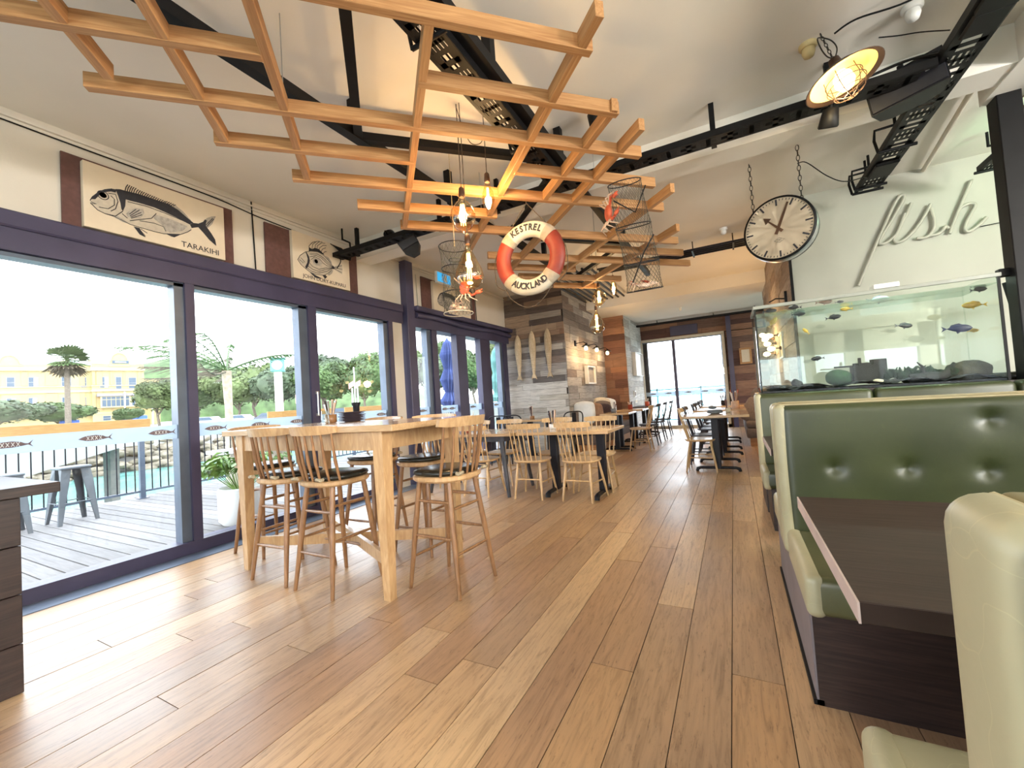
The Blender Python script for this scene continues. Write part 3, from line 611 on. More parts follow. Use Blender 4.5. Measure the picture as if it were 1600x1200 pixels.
def hook(t,x,w,zt=.34):
    "C shaped hanger bracket under and beside a tray"
    g=MB(); g.path([(x,-w/2-.03,-.012),(x,w/2+.03,-.012)],.014,6); g.path([(x,w/2+.03,-.012),(x,w/2+.05,.1),(x,w/2+.04,zt*.6),(x,0,zt*.62)],.012,6); g.tube((x,0,zt*.6),(x,0,zt),.012,n=6)
    g.build('hanger_bracket',M['black'],t)
t1=tray('cable_tray',(-1.28,-1,3.12),(-1.28,3.58,3.12),.165,'black perforated cable tray running lengthwise between the truss chords')
for x in (1.6,2.75,3.9): hook(t1,x,.17,.36)
t2=tray('cable_tray',(-4.32,3.68,3.12),(1.30,3.68,3.12),.15,'black cable tray crossing the whole room just before the ceiling beam')
for x in (.25,1.55,2.3,4.33,5.1): MB().box(x-.02,x+.02,.08,.12,.0,.36).build('hanger_post',M['black'],t2)
for x in (.1,1.75): hook(t2,x,.15,.36)
t3=tray('cable_tray',(1.42,1.2,3.16),(1.42,5.75,3.16),.2,'wide black cable tray over the booths ending near the clock')
for x in (3.6,4.4,4.52): hook(t3,x,.2,.32)
B(0.4,2.05,-.085,.085,-.03,-.004).build('cover_plate',M['black'],t3)
B(2.05,2.25,-.085,.085,-.03,-.004,b=.01).build('cover_plate',M['black'],t3)
B(3.85,4.15,-.09,.09,-.035,-.004,b=.01).build('cover_plate',M['black'],t3)
t4=tray('cable_tray',(2.35,5.75,3.1),(2.35,2.5,3.1),.17,'black cable tray at far right running behind the steel column')
t4.rotation_euler=(0,0,-PI/2)
hook(t4,.02,.17,.36)
# loose cables
def cable(name,pts,r,m,label,n=5):
    g=MB(); g.path(smooth(pts),r,n); o=g.build(name,m); return tag(o,label,'cable')
def smooth(pts,k=6):
    P=[Vector(p) for p in pts]; out=[]
    for i in range(len(P)-1):
        a=P[max(i-1,0)];b=P[i];c=P[i+1];d=P[min(i+2,len(P)-1)]
        for j in range(k):
            t=j/k; out.append(.5*((2*b)+(c-a)*t+(2*a-5*b+4*c-d)*t*t+(-a+3*b-3*c+d)*t**3))
    out.append(P[-1]); return out
R=random.Random(3)
g=MB()
for k in range(5):
    g.path(smooth([(-1.34+.03*k,-1,3.135),(-1.33+.03*k,.6,3.135+.01*R.random()),(-1.34+.03*k,2.2,3.135),(-1.32+.02*k,3.5,3.135)]),.006,5)
tag(g.build('cable_bundle',M['black']),'bundle of black cables lying in the lengthwise tray','cable',kind=None)
g=MB()
for k in range(4): g.path(smooth([(.5,3.64+.02*k,3.15),(.9,3.65+.02*k,3.20+.01*k),(1.2,3.66,3.24),(1.38,3.62+.03*k,3.19)]),.008,5)
tag(g.build('cable_bundle',M['black']),'black cables looping where two trays meet above the loudspeaker','cable')
g=MB()
for k in range(7):
    g.path(smooth([(-4.36,3.56+.02*k,3.30-.01*k),(-4.3,3.6+.02*k,3.26),(-4.2,3.64+.015*k,3.15)]),.006,5)
g.path(smooth([(-4.25,3.64,3.12),(-4.2,3.62,3.04),(-4.27,3.62,2.97)]),.006,5)
tag(g.build('cable_bundle',M['black']),'tangle of cables at the wall end of the cross tray','cable')
cable('wall_cable',[(-4.385,-.5,3.40),(-4.385,1,3.38),(-4.385,2.2,3.37),(-4.385,2.7,3.33),(-4.385,3.2,3.31),(-4.385,3.55,3.29)],.006,M['black'],'thin black cable running along the top of the left wall')
for y,z0,z1,lab in ((2.65,2.70,3.47,'thin black vertical cable on the wall between the two large fish pictures'),(7.0,2.72,3.42,'thin black vertical cable on the wall near the boarded pier'),(5.25,2.72,3.3,'thin grey vertical cable on the wall beside the tall black post')):
    cable('wall_cable',[(-4.39,y,z1),(-4.39,y+.01,(z0+z1)/2),(-4.39,y+.02,z0)],.007,M['black'] if y!=5.25 else M['plaster_grey'],lab)
cable('clock_cable',[(.727,5.0,3.33),(.80,5.0,3.32),(.95,5.0,3.14),(1.1,5.1,3.08),(1.3,5.3,3.15),(1.38,5.45,3.2)],.005,M['black'],'thin black cable drooping from the clock chain to the tray')
cable('lamp_cable',[(.74,3.33,3.38),(.85,3.3,3.40),(1.1,3.3,3.39),(1.35,3.2,3.41),(1.6,3.0,3.44)],.006,M['black'],'thin black cable running from the caged lamp across the ceiling')
cable('loose_cable',[(1.0,3.5,3.36),(1.1,3.52,3.34),(1.2,3.5,3.30),(1.31,3.45,3.22)],.004,M['black'],'short loose black cable end beside the wide tray')
# loudspeakers and spotlights
def spk(name,label,loc,rot,w,h,d):
    t=thing(name,label,'speaker',loc); t.rotation_euler=rot
    g=MB(); g.prism([(-w/2,-d/2),(w/2,-d/2),(w*.42,d*.25),(w*.25,d/2),(-w*.25,d/2),(-w*.42,d*.25)],-h/2,h/2,'z'); g.build('cabinet',M['black'],t)
    B(-w/2+.008,w/2-.008,-d/2-.012,-d/2+.002,-h/2+.008,h/2-.008,b=.004).build('grille',M['iron'],t)
    B(w*.25,w*.25+.05,-d/2-.0135,-d/2-.012,-.004,.004).build('logo_bar',M['steel'],t)
    MB().tube((0,.0,h/2),(0,0,h/2+.06),.018).build('bracket',M['black'],t)
    return t
spk('loudspeaker','large black box loudspeaker hung below the wide cable tray',(1.22,3.86,3.16),(.12,-.12,-.35),.40,.22,.24)
t=thing('wall_speaker','black wedge loudspeaker hanging under the cross tray near the fish pictures','speaker',(-3.07,3.62,2.97)); t.rotation_euler=(.2,-.5,.5)
MB().prism([(-.11,.08),(.11,.08),(.10,-.03),(.04,-.11),(-.04,-.11),(-.10,-.03)],-.1,.1,'y').build('cabinet',M['black'],t)
B(-.1,.1,-.112,-.1,-.02,.07,b=.006).build('grille',M['iron'],t); B(-.02,.02,-.02,.02,.08,.15).build('bracket',M['black'],t)
def spot(label,loc,rot):
    t=thing('spotlight',label,'spotlight',loc); t.rotation_euler=rot
    MB().lathe([(.001,.09),(.045,.085),(.055,.02),(.062,-.03),(.055,-.04)],n=16).build('housing',M['black'],t)
    MB().lathe([(.05,-.039),(.001,-.036)],n=16).build('lens',M['white'],t)
    MB().tube((0,0,.08),(0,.03,.16),.012).build('bracket',M['black'],t)
spot('small black spotlight under the cross tray below the caged lamp',(.74,3.68,3.0),(.5,0,.3))
spot('black spotlight with pale lens on top of the cross tray at left',(-3.45,3.70,3.22),(1.9,.2,.5))
spot('round black fitting fixed to the ceiling behind the battens',(-.82,3.3,3.40),(PI,0,0))
for x,y,z,m,lab in ((.629,3.493,3.48,'aged','yellowed smoke detector on the ceiling left of the caged lamp'),(1.171,3.499,3.48,'white','small white sprinkler rose at the top of the picture near the wide tray'),(.044,6.876,3.48,'white','white smoke detector on the ceiling left of the clock'),(-1.025,11.288,3.22,'white','small white detector on the far low ceiling')):
    t=thing('smoke_detector',lab,'detector',(x,y,z)); 
    MB().lathe([(.055,0),(.055,-.02),(.045,-.03)],n=18).build('base',M[m],t)
    MB().lathe([(.036,-.03),(.040,-.055),(.030,-.085),(.012,-.092),(.001,-.093)],n=18).build('sensor_head',M[m],t)
# pipes under the far part of the ceiling
def pipes(label,pts,n,dy,r):
    for k in range(n):
        g=MB(); g.path([(x,y+dy*k,z) for x,y,z in pts],r,8); o=g.build('ceiling_pipe',M['iron']); tag(o,label%ORD[k],'pipe','dark pipes along the far beam')
pipes('%s dark pipe counted from the camera, of four running across the ceiling behind the battens',[(-1.9,7.0,3.3),(6.0,7.0,3.3)],4,.1,.017)
for k in range(8):
    o=MB().tube((-2.98+.13*k,7.1,3.40),(-2.98+.13*k,9.75,3.40),.022,n=8).build('ceiling_pipe',M['iron']); tag(o,ORD[k]+' from the left of the dark pipes running away above the boarded pier','pipe','pipes above the boarded pier')
for x in (-1.2,-.4,.16): tag(MB().tube((x,7.17,3.27),(x,7.17,3.48),.008).box(x-.012,x+.012,6.96,7.34,3.27,3.28).build('pipe_bracket',M['iron']),{-1.2:'left',-.4:'middle',.16:'right'}[x]+' one of three thin brackets carrying the row of dark pipes','bracket','pipe brackets')
t5=tray('cable_tray',(-2.44,12.9,3.10),(2.0,12.9,3.10),.12,'thin black cable tray below the low ceiling in front of the far window',step=.2)
for x in (.6,2.1,3.4): MB().tube((x,0,.04),(x,0,.12),.012,n=6).build('hanger_rod',M['black'],t5)
tag(B(-1.56,-.80,13.38,13.43,2.77,3.06,b=.004).build('blank_sign_board',M['navy']),'plain dark blue board above the far window','board')
# pendant bulbs
def pendant(label,x,y,ztop,z0,shape,r,h,grp,fl=5):
    t=thing('pendant_bulb',label,'light bulb',(x,y,z0),group=grp)
    if shape=='globe': prof=[(.001,0),(r*.12,.004),(r*.14,.02),(r*.6,h*.13),(r*.95,h*.34),(r,h*.45),(r*.92,h*.6),(r*.55,h*.8),(r*.28,h*.88),(r*.26,h)]
    elif shape=='drop': prof=[(.001,0),(r*.5,h*.03),(r*.85,h*.12),(r,h*.26),(r*.9,h*.42),(r*.6,h*.62),(r*.32,h*.8),(r*.18,h*.9),(r*.16,h)]
    else: prof=[(.001,0),(r*.3,h*.02),(r*.8,h*.12),(r,h*.35),(r*.9,h*.6),(r*.5,h*.85),(r*.4,h)]
    MB().lathe(prof,n=22,cap=False).build('glass_envelope',M['bulb_glass'],t)
    g=MB(); hh=h*.75
    for k in range(6):
        a=k*PI/3; q=r*.2 if shape!='drop' else r*.16
        g.tube((q*math.cos(a),q*math.sin(a),h*.22),(q*.7*math.cos(a+.4),q*.7*math.sin(a+.4),h*.78),.0024 if r>.06 else .002,n=5)
    g.build('filament',M['fil'],t)
    MB().lathe([(.012,h+.07),(.02,h+.06),(.024,h+.01),(.02,h-.008)],n=12).build('socket',M['bronze'],t)
    MB().tube((0,0,h+.06),(0,0,ztop-z0),.0035,n=5).build('flex',M['rope'],t)
    light('bulb_light','POINT',(x,y,z0+h*.5),fl,(1,.72,.40),.03)
    return t
NG='near cluster of filament bulbs'; FG='far cluster of filament bulbs'
pendant('large round filament bulb, upper one of the near cluster beside the life ring',-1.722,2.65,3.48,2.47,'globe',.098,.285,NG,7)
pendant('large teardrop filament bulb hanging lowest in the near cluster',-1.695,2.65,3.48,2.035,'drop',.108,.35,NG,7)
pendant('small tube filament bulb highest in the near cluster',-1.615,2.871,3.48,2.70,'tube',.05,.235,NG,7)
pendant('round filament bulb in the far cluster above the side tables',-1.80,6.62,3.48,2.57,'globe',.115,.33,FG,2.5)
pendant('teardrop filament bulb hanging lowest in the far cluster',-1.865,6.62,3.48,2.16,'drop',.125,.38,FG,2.5)
pendant('small tube filament bulb at the right of the far cluster',-1.62,6.885,3.48,2.78,'tube',.06,.27,FG,2.5)
cable('pendant_flex',[(-1.72,2.65,3.45),(-1.70,2.7,3.30),(-1.68,2.77,3.22),(-1.64,2.84,3.24),(-1.615,2.871,3.30),(-1.55,2.9,3.3),(-1.5,2.9,3.26)],.0035,M['rope'],'twisted flex looping between the near pendant hooks')
# caged lamp
t=thing('caged_pendant_lamp','lit enamel dish lamp with a wire cage hanging at upper right','lamp',(.775,3.38,3.10)); t.rotation_euler=(-.08,-.24,0)
MB().lathe([(.045,.10),(.06,.085),(.13,.055),(.205,.0),(.212,-.004),(.206,-.006),(.13,.045),(.06,.072),(.02,.075)],n=40,cap=False).build('shade',[M['bronze']],t)
MB().lathe([(.205,-.004),(.13,.042),(.06,.069),(.001,.072)],n=40,cap=False).build('shade_lining',M['shade_in'],t)
MB().lathe([(.001,.165),(.03,.16),(.035,.12),(.05,.09)],n=16).build('cap',M['bronze'],t)
MB().lathe([(.001,-.075),(.035,-.068),(.055,-.03),(.05,.02),(.03,.05)],n=20).build('bulb',M['bulb_glow'],t)
g=MB()
for rr,z in ((.10,-.005),(.105,-.05),(.085,-.10),(.04,-.13)): g.path([(rr*math.cos(a*PI/12),rr*math.sin(a*PI/12),z) for a in range(24)],.0028,5,closed=True)
for k in range(6):
    a=k*PI/3; g.path([(rr*math.cos(a),rr*math.sin(a),z) for rr,z in ((.098,.03),(.10,-.005),(.105,-.05),(.085,-.10),(.04,-.13),(.002,-.137))],.0028,5)
g.build('wire_cage',M['bronze'],t)
g=MB(); 
for k in range(8):
    z=.17+k*.028; a=(k%2)*PI/2; g.path([(.008*math.cos(b)*math.cos(a),.008*math.cos(b)*math.sin(a),z+.017*math.sin(b)) for b in [i*PI/4 for i in range(8)]],.0025,4,closed=True)
g.path(smooth([(0,0,.15),(.04,.0,.22),(.03,0,.3),(-.02,.0,.36),(-.03,0,.28),(-.02,0,.2),(.01,0,.16)]),.004,5)
g.build('hanging_chain',M['chain'],t)
light('caged_lamp_light','POINT',(.76,3.36,2.98),5,(1,.78,.42),.06)
# station clock on chains
t=thing('station_clock','round black-rimmed station clock hanging on two chains before the tank wall','clock',(.535,4.98,2.705),.30)
t.rotation_euler=(0,0,-.32)
RC=.315
MB().lathe([(RC-.02,-.075),(RC,-.07),(RC,-.045)],n=56,ax='y',cap=False).build('front_rim',M['black'],t)
MB().lathe([(RC,.0445),(RC+.004,.03),(RC,-.06),(RC*.97,-.065)],n=56,ax='y',cap=False).build('case_band',M['steel'],t)
MB().lathe([(RC-.012,.078),(RC,.07),(RC,.045)],n=56,ax='y',cap=False).build('front_bezel',M['black'],t)
t.children[-1].name='clock_bezel'
MB().lathe([(.001,.070),(RC-.014,.070)],n=56,ax='y').build('dial',M['canvas'],t)
MB().lathe([(.001,-.070),(RC-.014,-.070)],n=56,ax='y').build('back_dial',M['canvas'],t)
g=MB()
for k in range(60):
    a=k*PI/30; L,w=(.062,.016) if k%5==0 else (.018,.006)
    r1=RC-.028; r0=r1-L; s,c_=math.sin(a),math.cos(a)
    MB().prism([(s*r0-c_*w/2,c_*r0+s*w/2),(s*r0+c_*w/2,c_*r0-s*w/2),(s*r1+c_*w/2,c_*r1-s*w/2),(s*r1-c_*w/2,c_*r1+s*w/2)],-.0715,-.0705,'y').build('hour_mark' if k%5==0 else 'minute_mark',M['ink'],t)
def hand(a,r0,r1,w0,w1,name):
    s,c_=math.sin(a),math.cos(a); pts=[(s*r0-c_*w0/2,c_*r0+s*w0/2),(s*r0+c_*w0/2,c_*r0-s*w0/2),(s*r1+c_*w1/2,c_*r1-s*w1/2),(s*r1-c_*w1/2,c_*r1+s*w1/2)]
    return MB().prism(pts,-.0745,-.072,'y').build(name,M['bronze'],t)
hand(.40,-.06,.25,.03,.018,'minute_hand'); hand(-.72,-.05,.13,.028,.012,'hour_hand')
s,c_=math.sin(-.72),math.cos(-.72)
MB().prism([(s*.12-c_*.035,c_*.12+s*.035),(s*.12+c_*.035,c_*.12-s*.035),(s*.185,c_*.185)],-.0745,-.072,'y').build('hour_hand_tip',M['bronze'],t)
g=MB(); g.path([(-.045,-.0715,-.12),(0,-.0715,-.095),(.045,-.0715,-.12),(0,-.0715,-.145)],.0015,4,closed=True); g.path([(-.02,-.0715,-.112),(.02,-.0715,-.112)],.0015,4); g.path([(0,-.0715,-.112),(0,-.0715,-.132)],.0015,4); g.path([(-.012,-.0715,-.12),(-.012,-.0715,-.13)],.0015,4); g.path([(.012,-.0715,-.12),(.012,-.0715,-.13)],.0015,4)
g.build('dial_emblem',M['ink'],t)
for sx in (-.225,.20):
    g=MB(); z=.22 if sx<0 else .245; k=0
    while z<.775:
        a=(k%2)*PI/2; g.path([(sx+.014*math.cos(b)*math.cos(a),.014*math.cos(b)*math.sin(a),z+.03*math.sin(b)) for b in [i*PI/5 for i in range(10)]],.0035,4,closed=True); z+=.05; k+=1
    g.build('chain',M['chain'],t)
# life ring
t=thing('life_ring','red and white life ring lettered KESTREL AUCKLAND hanging from the battens','life ring',(-1.475,3.29,2.394)); t.scale=(.967,)*3
t.rotation_euler=(.0,0,.05)
def torus_arc(a0,a1,R_,rx,ry,n=28,m=16,cap=True):
    g=MB(); vs=[];F=[]
    for i in range(n+1):
        a=a0+(a1-a0)*i/n
        for k in range(m):
            b=2*PI*k/m; rr=R_+rx*math.cos(b); vs.append((rr*math.sin(a),ry*math.sin(b),rr*math.cos(a)))
    for i in range(n):
        for k in range(m): F.append((i*m+k,i*m+(k+1)%m,(i+1)*m+(k+1)%m,(i+1)*m+k))
    g.add(vs,F,True)
    if cap: g.add(vs[:m],[list(range(m))]); g.add(vs[-m:],[list(range(m))[::-1]])
    return g
RR,rx,ry=.262,.072,.05
d=math.radians
for a0,a1,m_,nm in ((-38,38,'ring_white','white_segment'),(142,218,'ring_white','white_segment'),(52,128,'ring_red','red_segment'),(232,308,'ring_red','red_segment')):
    torus_arc(d(a0-1),d(a1+1),RR,rx,ry).build(nm,M[m_],t)
for a in (45,135,225,315): torus_arc(d(a-8),d(a+8),RR,rx+.003,ry+.003,n=6).build('canvas_band',M['ring_band'],t)
def arc_text(word,a0,a1,Rt,up):
    n=len(word)
    for i,chh in enumerate(word):
        a=d(a0+(a1-a0)*i/(n-1)); me_=text_mesh(chh,.078,.002,bold=.0028); me_.materials.append(M['ink'])
        o=bpy.data.objects.new('letter_stencil',me_); COL.objects.link(o); o.parent=t
        o.location=(Rt*math.sin(a),-ry-.0015,Rt*math.cos(a)); o.rotation_euler=(PI/2,0 ,0)
        o.rotation_euler=(Matrix.Rotation(a if up else a-PI,4,'Y')@Matrix.Rotation(PI/2,4,'X')).to_euler()
        o.scale=(.82,1,1)
arc_text('KESTREL',-29,29,RR,True); arc_text('AUCKLAND',213,147,RR,False)
g=MB(); 
for a0 in (-44,44): g.path([(0,0,.505),(.335*math.sin(d(a0))*.85,-.01,.335*math.cos(d(a0))*.98+.02),(.33*math.sin(d(a0)),0,.33*math.cos(d(a0)))],.004,5)
g.path([(0,0,.50),(.0,.0,.56)],.004,5)
for s in (-1,1):
    g.path(smooth([(s*.33*math.sin(d(44)),0,.33*math.cos(d(44))),(s*.335,-.01,.06),(s*.35,-.01,-.1),(s*.33,-.02,-.2),(s*.25,-.01,-.26)]),.004,5)
g.path(smooth([(-.25,-.01,-.24),(-.2,-.02,-.34),(-.08,-.03,-.43),(.02,-.03,-.44),(.12,-.03,-.38),(.2,-.02,-.28),(.25,-.01,-.24)]),.004,5)
g.build('grab_rope',M['rope'],t)
# net traps
def net_trap(label,loc,rot,hoops,mesh_n,rows,extra=None,pale=None):
    t=thing('net_fish_trap',label,'fish trap',loc); t.rotation_euler=rot
    for i,(x,z,r,fl) in enumerate(hoops):
        MB().path([(x+r*math.cos(a*PI/14),r*math.sin(a*PI/14)*fl,z) for a in range(28)],.0045,5,closed=True).build('hoop',M['ring_white'] if (pale is not None and i==pale) else M['iron'],t)
    g=MB(); prev=None
    def ringat(s):
        f=s*(len(hoops)-1); i=min(int(f),len(hoops)-2); w=f-i; a,b=hoops[i],hoops[i+1]; bow=-.06*math.sin(w*PI)
        return [a[k]*(1-w)+b[k]*w for k in range(4)],1+bow
    for sg in (-1,1):
        for k in range(mesh_n):
            pts=[]
            for j in range(rows+1):
                (x,z,r,fl),bw=ringat(j/rows); a=2*PI*(k+sg*j*.5)/mesh_n; pts.append((x+r*bw*math.cos(a),r*bw*math.sin(a)*fl,z))
            g.path(pts,.0011,3,cap=False)
    g.build('netting',M['net'],t,kind='stuff')
    return t
net1=net_trap('cylindrical net fish trap with inner funnel hanging by the exit sign',(-2.09,3.05,1.97),(0,0,0),[(0,0,.13,1),(.0,.18,.125,1),(0,.40,.125,1),(0,.60,.14,1)],22,22,pale=0)
g=MB()
for k in range(12):
    a=k*PI/6; g.path([(.138*math.cos(a),.138*math.sin(a),.60),(.055*math.cos(a),.055*math.sin(a),.48),(.02*math.cos(a),.02*math.sin(a),.36),(.015*math.cos(a),.015*math.sin(a),.12)],.0015,3,cap=False)
g.path([(.055*math.cos(k*PI/8),.055*math.sin(k*PI/8),.48) for k in range(16)],.004,5,closed=True)
g.build('funnel',M['net'],net1)
MB().tube((0,0,.6),(0,0,1.5),.003,n=5).build('hanging_line',M['rope_pale'],net1)
net2=net_trap('tall tapering net fish trap hanging from the right side of the battens',(-.59,3.6,2.02),(0,0,0),[(0.0,0,.145,.9),(.0,.22,.14,.9),(-.03,.52,.14,.9),(-.06,.86,.13,.9)],24,30)
net2.rotation_euler=(.25,0,0)
MB().path([(-.16,0,.75),(0,.0,.62),(.10,0,.8)],.006,5).path([(-.1,0,.05),(.03,0,.3),(.12,0,.42)],.006,5).build('spreader_rod',M['iron'],net2)
def crab(label,loc,rot,s,pale=False):
    t=thing('crab_model',label,'crab ornament',loc); t.rotation_euler=rot; t.scale=(s,s,s)
    MB().ico((0,0,0),.06,.04,3,(1,.8,.35)).build('shell',M['crab_pale' if pale else 'crab'],t)
    for sx in (-1,1):
        for k in range(4):
            a=-.5+k*.32; MB().path([(sx*.05,a*.08,0),(sx*.095,a*.16,.025),(sx*.12,a*.24,-.03)],[.008,.006,.002],5).build('leg',M['crab_pale'],t)
        g=MB(); g.path([(sx*.04,.03,0),(sx*.08,.08,.01),(sx*.07,.12,.01)],[.009,.01,.012],6); g.ico((sx*.06,.145,.01),.022,.05,2,(.8,1.3,.5),sub=1); g.path([(sx*.055,.16,.01),(sx*.04,.19,.01)],[.008,.002],5); g.path([(sx*.07,.16,.01),(sx*.065,.19,.01)],[.007,.002],5); g.build('claw',M['crab'],t)
    return t
crab('red crab ornament clinging to the right side of the left net trap',(-1.97,2.98,2.16),(PI/2,PI/2,0),1.0)
crab('red and cream crab ornament on the upper left of the right net trap',(-.80,3.42,2.66),(PI/2,PI/2,-.9),1.15)
crab('pale crab ornament lying in the bottom of the right net trap',(-.60,3.6,2.06),(.4,0,.5),1.0,True)
t=thing('starfish_shells','cluster of pale shells and starfish in the bottom of the left net trap','shell ornament',(-2.09,3.05,1.985))
for k in range(7):
    a=k*PI*2/7; MB().ico((.06*math.cos(a),.05*math.sin(a),.02+.012*(k%3)),.03,.2,k,(1,.8,.6),sub=1).build('shell',M['crab_pale'],t)
for k in range(5):
    a=k*PI*2/5; MB().path([(0,0,.07),(.05*math.cos(a),.05*math.sin(a),.08)],[.012,.003],5).build('starfish_arm',M['crab_pale'],t)
# exit sign
t=thing('exit_sign','small blue and white running man exit sign behind the left net trap','sign',(-4.1,5.59,3.245))
B(-.02,.02,-.19,.19,-.10,.09).build('housing',M['white'],t); B(.021,.023,-.175,.175,-.07,.08).build('face',M['green_exit'],t)
g=MB(); g.box(.0235,.0245,.0,.075,-.055,.065); g.lathe([(.001,0),(.014,.0)],(.0242,-.05,.045),10,'x'); g.path([(.0245,-.045,.03),(.0245,-.04,-.01),(.0245,-.07,-.045)],.008,4); g.path([(.0245,-.04,-.01),(.0245,-.01,-.04)],.007,4); g.path([(.0245,-.075,.0),(.0245,-.045,.022),(.0245,-.012,.005)],.006,4); g.build('running_figure',M['white'],t)
MB().tube((0,0,.09),(0,0,.24),.008).build('hanger',M['white'],t)

# ================================================================ fish pictures on the left wall
def wallprint(t,polys,m,x,name):
    for i,p in enumerate(polys): MB().prism([(a-t.location.y,b-t.location.z) for a,b in p],x+i*.0001,x+.0012+i*.0001,'x').build(name,m,t)
def strokes(t,lines,m,x,name,r=.0035):
    g=MB()
    for l in lines: g.path([(x,a-t.location.y,b-t.location.z) for a,b in l],r,4)
    return g.build(name,m,t)
def wtext(t,txt,size,loc,m,name,sx=1,ax='x'):
    me_=text_mesh(txt,size,.0008,'LEFT'); me_.materials.append(m); o=bpy.data.objects.new(name,me_); COL.objects.link(o); o.parent=t; o.location=loc
    o.rotation_euler=(PI/2,0,PI/2) if ax=='x' else (PI/2,0,0); o.scale=(sx,1,1); return o
t=thing('fish_picture','large framed print of a fish lettered TARAKIHI on the left wall','picture',(-4.385,1.82,3.0))
B(-.008,.012,-.61,.62,-.28,.295).build('backing_board',M['maroon'],t)
B(.012,.06,1.315-1.82,2.335-1.82,-.262,.262,b=.003).build('canvas',M['canvas'],t)
X0=.0605
wallprint(t,[TBODY],M['ink_pale'],X0,'print_body'); wallprint(t,TGREY,M['ink_grey'],X0+.001,'print_shading'); wallprint(t,TDARK,M['ink'],X0+.002,'print_dark_areas')
strokes(t,TLINES,M['ink'],X0+.002,'print_lines',.0028); strokes(t,TSPINES,M['ink'],X0+.002,'print_fin_spines',.003)
g=MB(); ey=(TEYE[0]-1.82,TEYE[1]-3.0); g.lathe([(.001,0),(.022,.0)],(X0+.004,ey[0],ey[1]),16,'x'); g.build('print_eye',M['ink'],t)
MB().path([(X0+.003,ey[0]+.034*math.cos(a),ey[1]+.034*math.sin(a)) for a in [k*PI/8 for k in range(16)]],.003,4,closed=True).build('print_eye_ring',M['ink'],t)
wtext(t,'TARAKIHI',.072,(X0+.001,TTEXT[0][0]-1.82,TTEXT[0][1]-3.0+.035),M['ink'],'lettering',1.0)
t=thing('fish_picture','square framed print of a spiny round fish lettered JOHN DORY-KUPARU','picture',(-4.385,3.45,3.0))
ya,yb=[v for v in (2.72,4.06)]
B(-.008,.012,2.775-3.45,4.03-3.45,-.28,.295).build('backing_board',M['maroon'],t)
B(.012,.06,3.06-3.45,3.86-3.45,-.262,.29,b=.003).build('canvas',M['canvas'],t)
wallprint(t,[JBODY,JTAIL],M['ink_pale'],X0,'print_body'); wallprint(t,JGREY,M['ink_grey'],X0+.001,'print_shading'); wallprint(t,JDARK,M['ink'],X0+.002,'print_dark_areas')
strokes(t,JLINES,M['ink'],X0+.002,'print_lines',.003)
MB().lathe([(.001,0),(.025,.0)],(X0+.004,JSPOT[0]-3.45,JSPOT[1]-3.0),14,'x').build('print_spot',M['ink'],t)
wtext(t,'JOHN DORY-KUPARU',.062,(X0+.001,JTEXT[0][0]-3.45,JTEXT[0][1]-3.0+.05),M['ink'],'lettering',1.0)
t=thing('fish_picture','fish print partly hidden behind the net trap beside the exit sign','picture',(-4.385,6.1,3.0))
B(-.008,.012,-.74,.86,-.28,.295).build('backing_board',M['maroon'],t)
B(.012,.06,-.5,.62,-.262,.262,b=.003).build('canvas',M['canvas'],t)
sc_=lambda P:[(6.1+(a-1.82)*.85,b) for a,b in P]
wallprint(t,[sc_(TBODY)],M['ink_grey'],X0,'print_body'); wallprint(t,[sc_(q) for q in TDARK],M['ink'],X0+.002,'print_dark_areas'); strokes(t,[sc_(q) for q in TLINES],M['ink'],X0+.002,'print_lines',.003)
# neon script on the tank wall
M['neon_off']=mat('unlit_neon_glass',(.44,.435,.37),.4,var=.05)
t=thing('neon_sign','unlit cream neon tubing spelling fish in script on the wall above the tank','neon sign',(2.0,6.29,2.6))
for i,l in enumerate(NEON):
    MB().path(smooth([(a-2.0,0,b-2.6) for a,b in l],4),.017,8).build('neon_tube',M['neon_off'],t)
g=MB()
for l in NEON:
    for q in (l[1],l[len(l)//2],l[-2]): g.tube((q[0]-2.0,.0,q[1]-2.6),(q[0]-2.0,.045,q[1]-2.6),.008,n=6)
g.build('tube_support',M['white'],t)
MB().path([(a-2.0,.02,b-2.6) for a,b in NEONW],.005,5).build('lead_wire',M['black'],t)
# carved fish on the boarded pier
for i,(x,z1,z0) in enumerate(((-4.075,2.565,1.575),(-3.73,2.618,1.58),(-3.368,2.625,1.59))):
    t=thing('carved_fish',['leftmost','middle','rightmost'][i]+' of three slim pale carved wooden fish hung head up on the boarded pier','carved fish',(x,8.13,z0),group='carved fish on the boarded pier')
    L=z1-z0; g=MB(); g.lathe([(.028,.10),(.034,.16),(.045,.25),(.058,L*.4),(.074,L*.55),(.082,L*.68),(.080,L*.80),(.066,L*.90),(.042,L*.96),(.016,L)],n=14,sc=(1,.42)); g.build('body',M['driftwood'],t)
    MB().prism([(-.062,0),(-.02,.035),(.0,.02),(.02,.035),(.062,0),(.05,.05),(.028,.11),(-.028,.11),(-.05,.05)],-.014,.014,'y').build('tail',M['driftwood'],t)
    for k in range(11):
        w=.036+.0042*k; MB().path([(w*1.0*math.sin(a),-w*.44*math.cos(a)-.002,.17+k*.047+.01*math.cos(a)) for a in (-1.2,-.6,0,.6,1.2)],.004,4).build('carved_rib',M['driftwood'],t)
    MB().tube((0,.02,L),(0,.03,L+.13),.004,n=5).build('hanging_cord',M['rope_pale'],t)
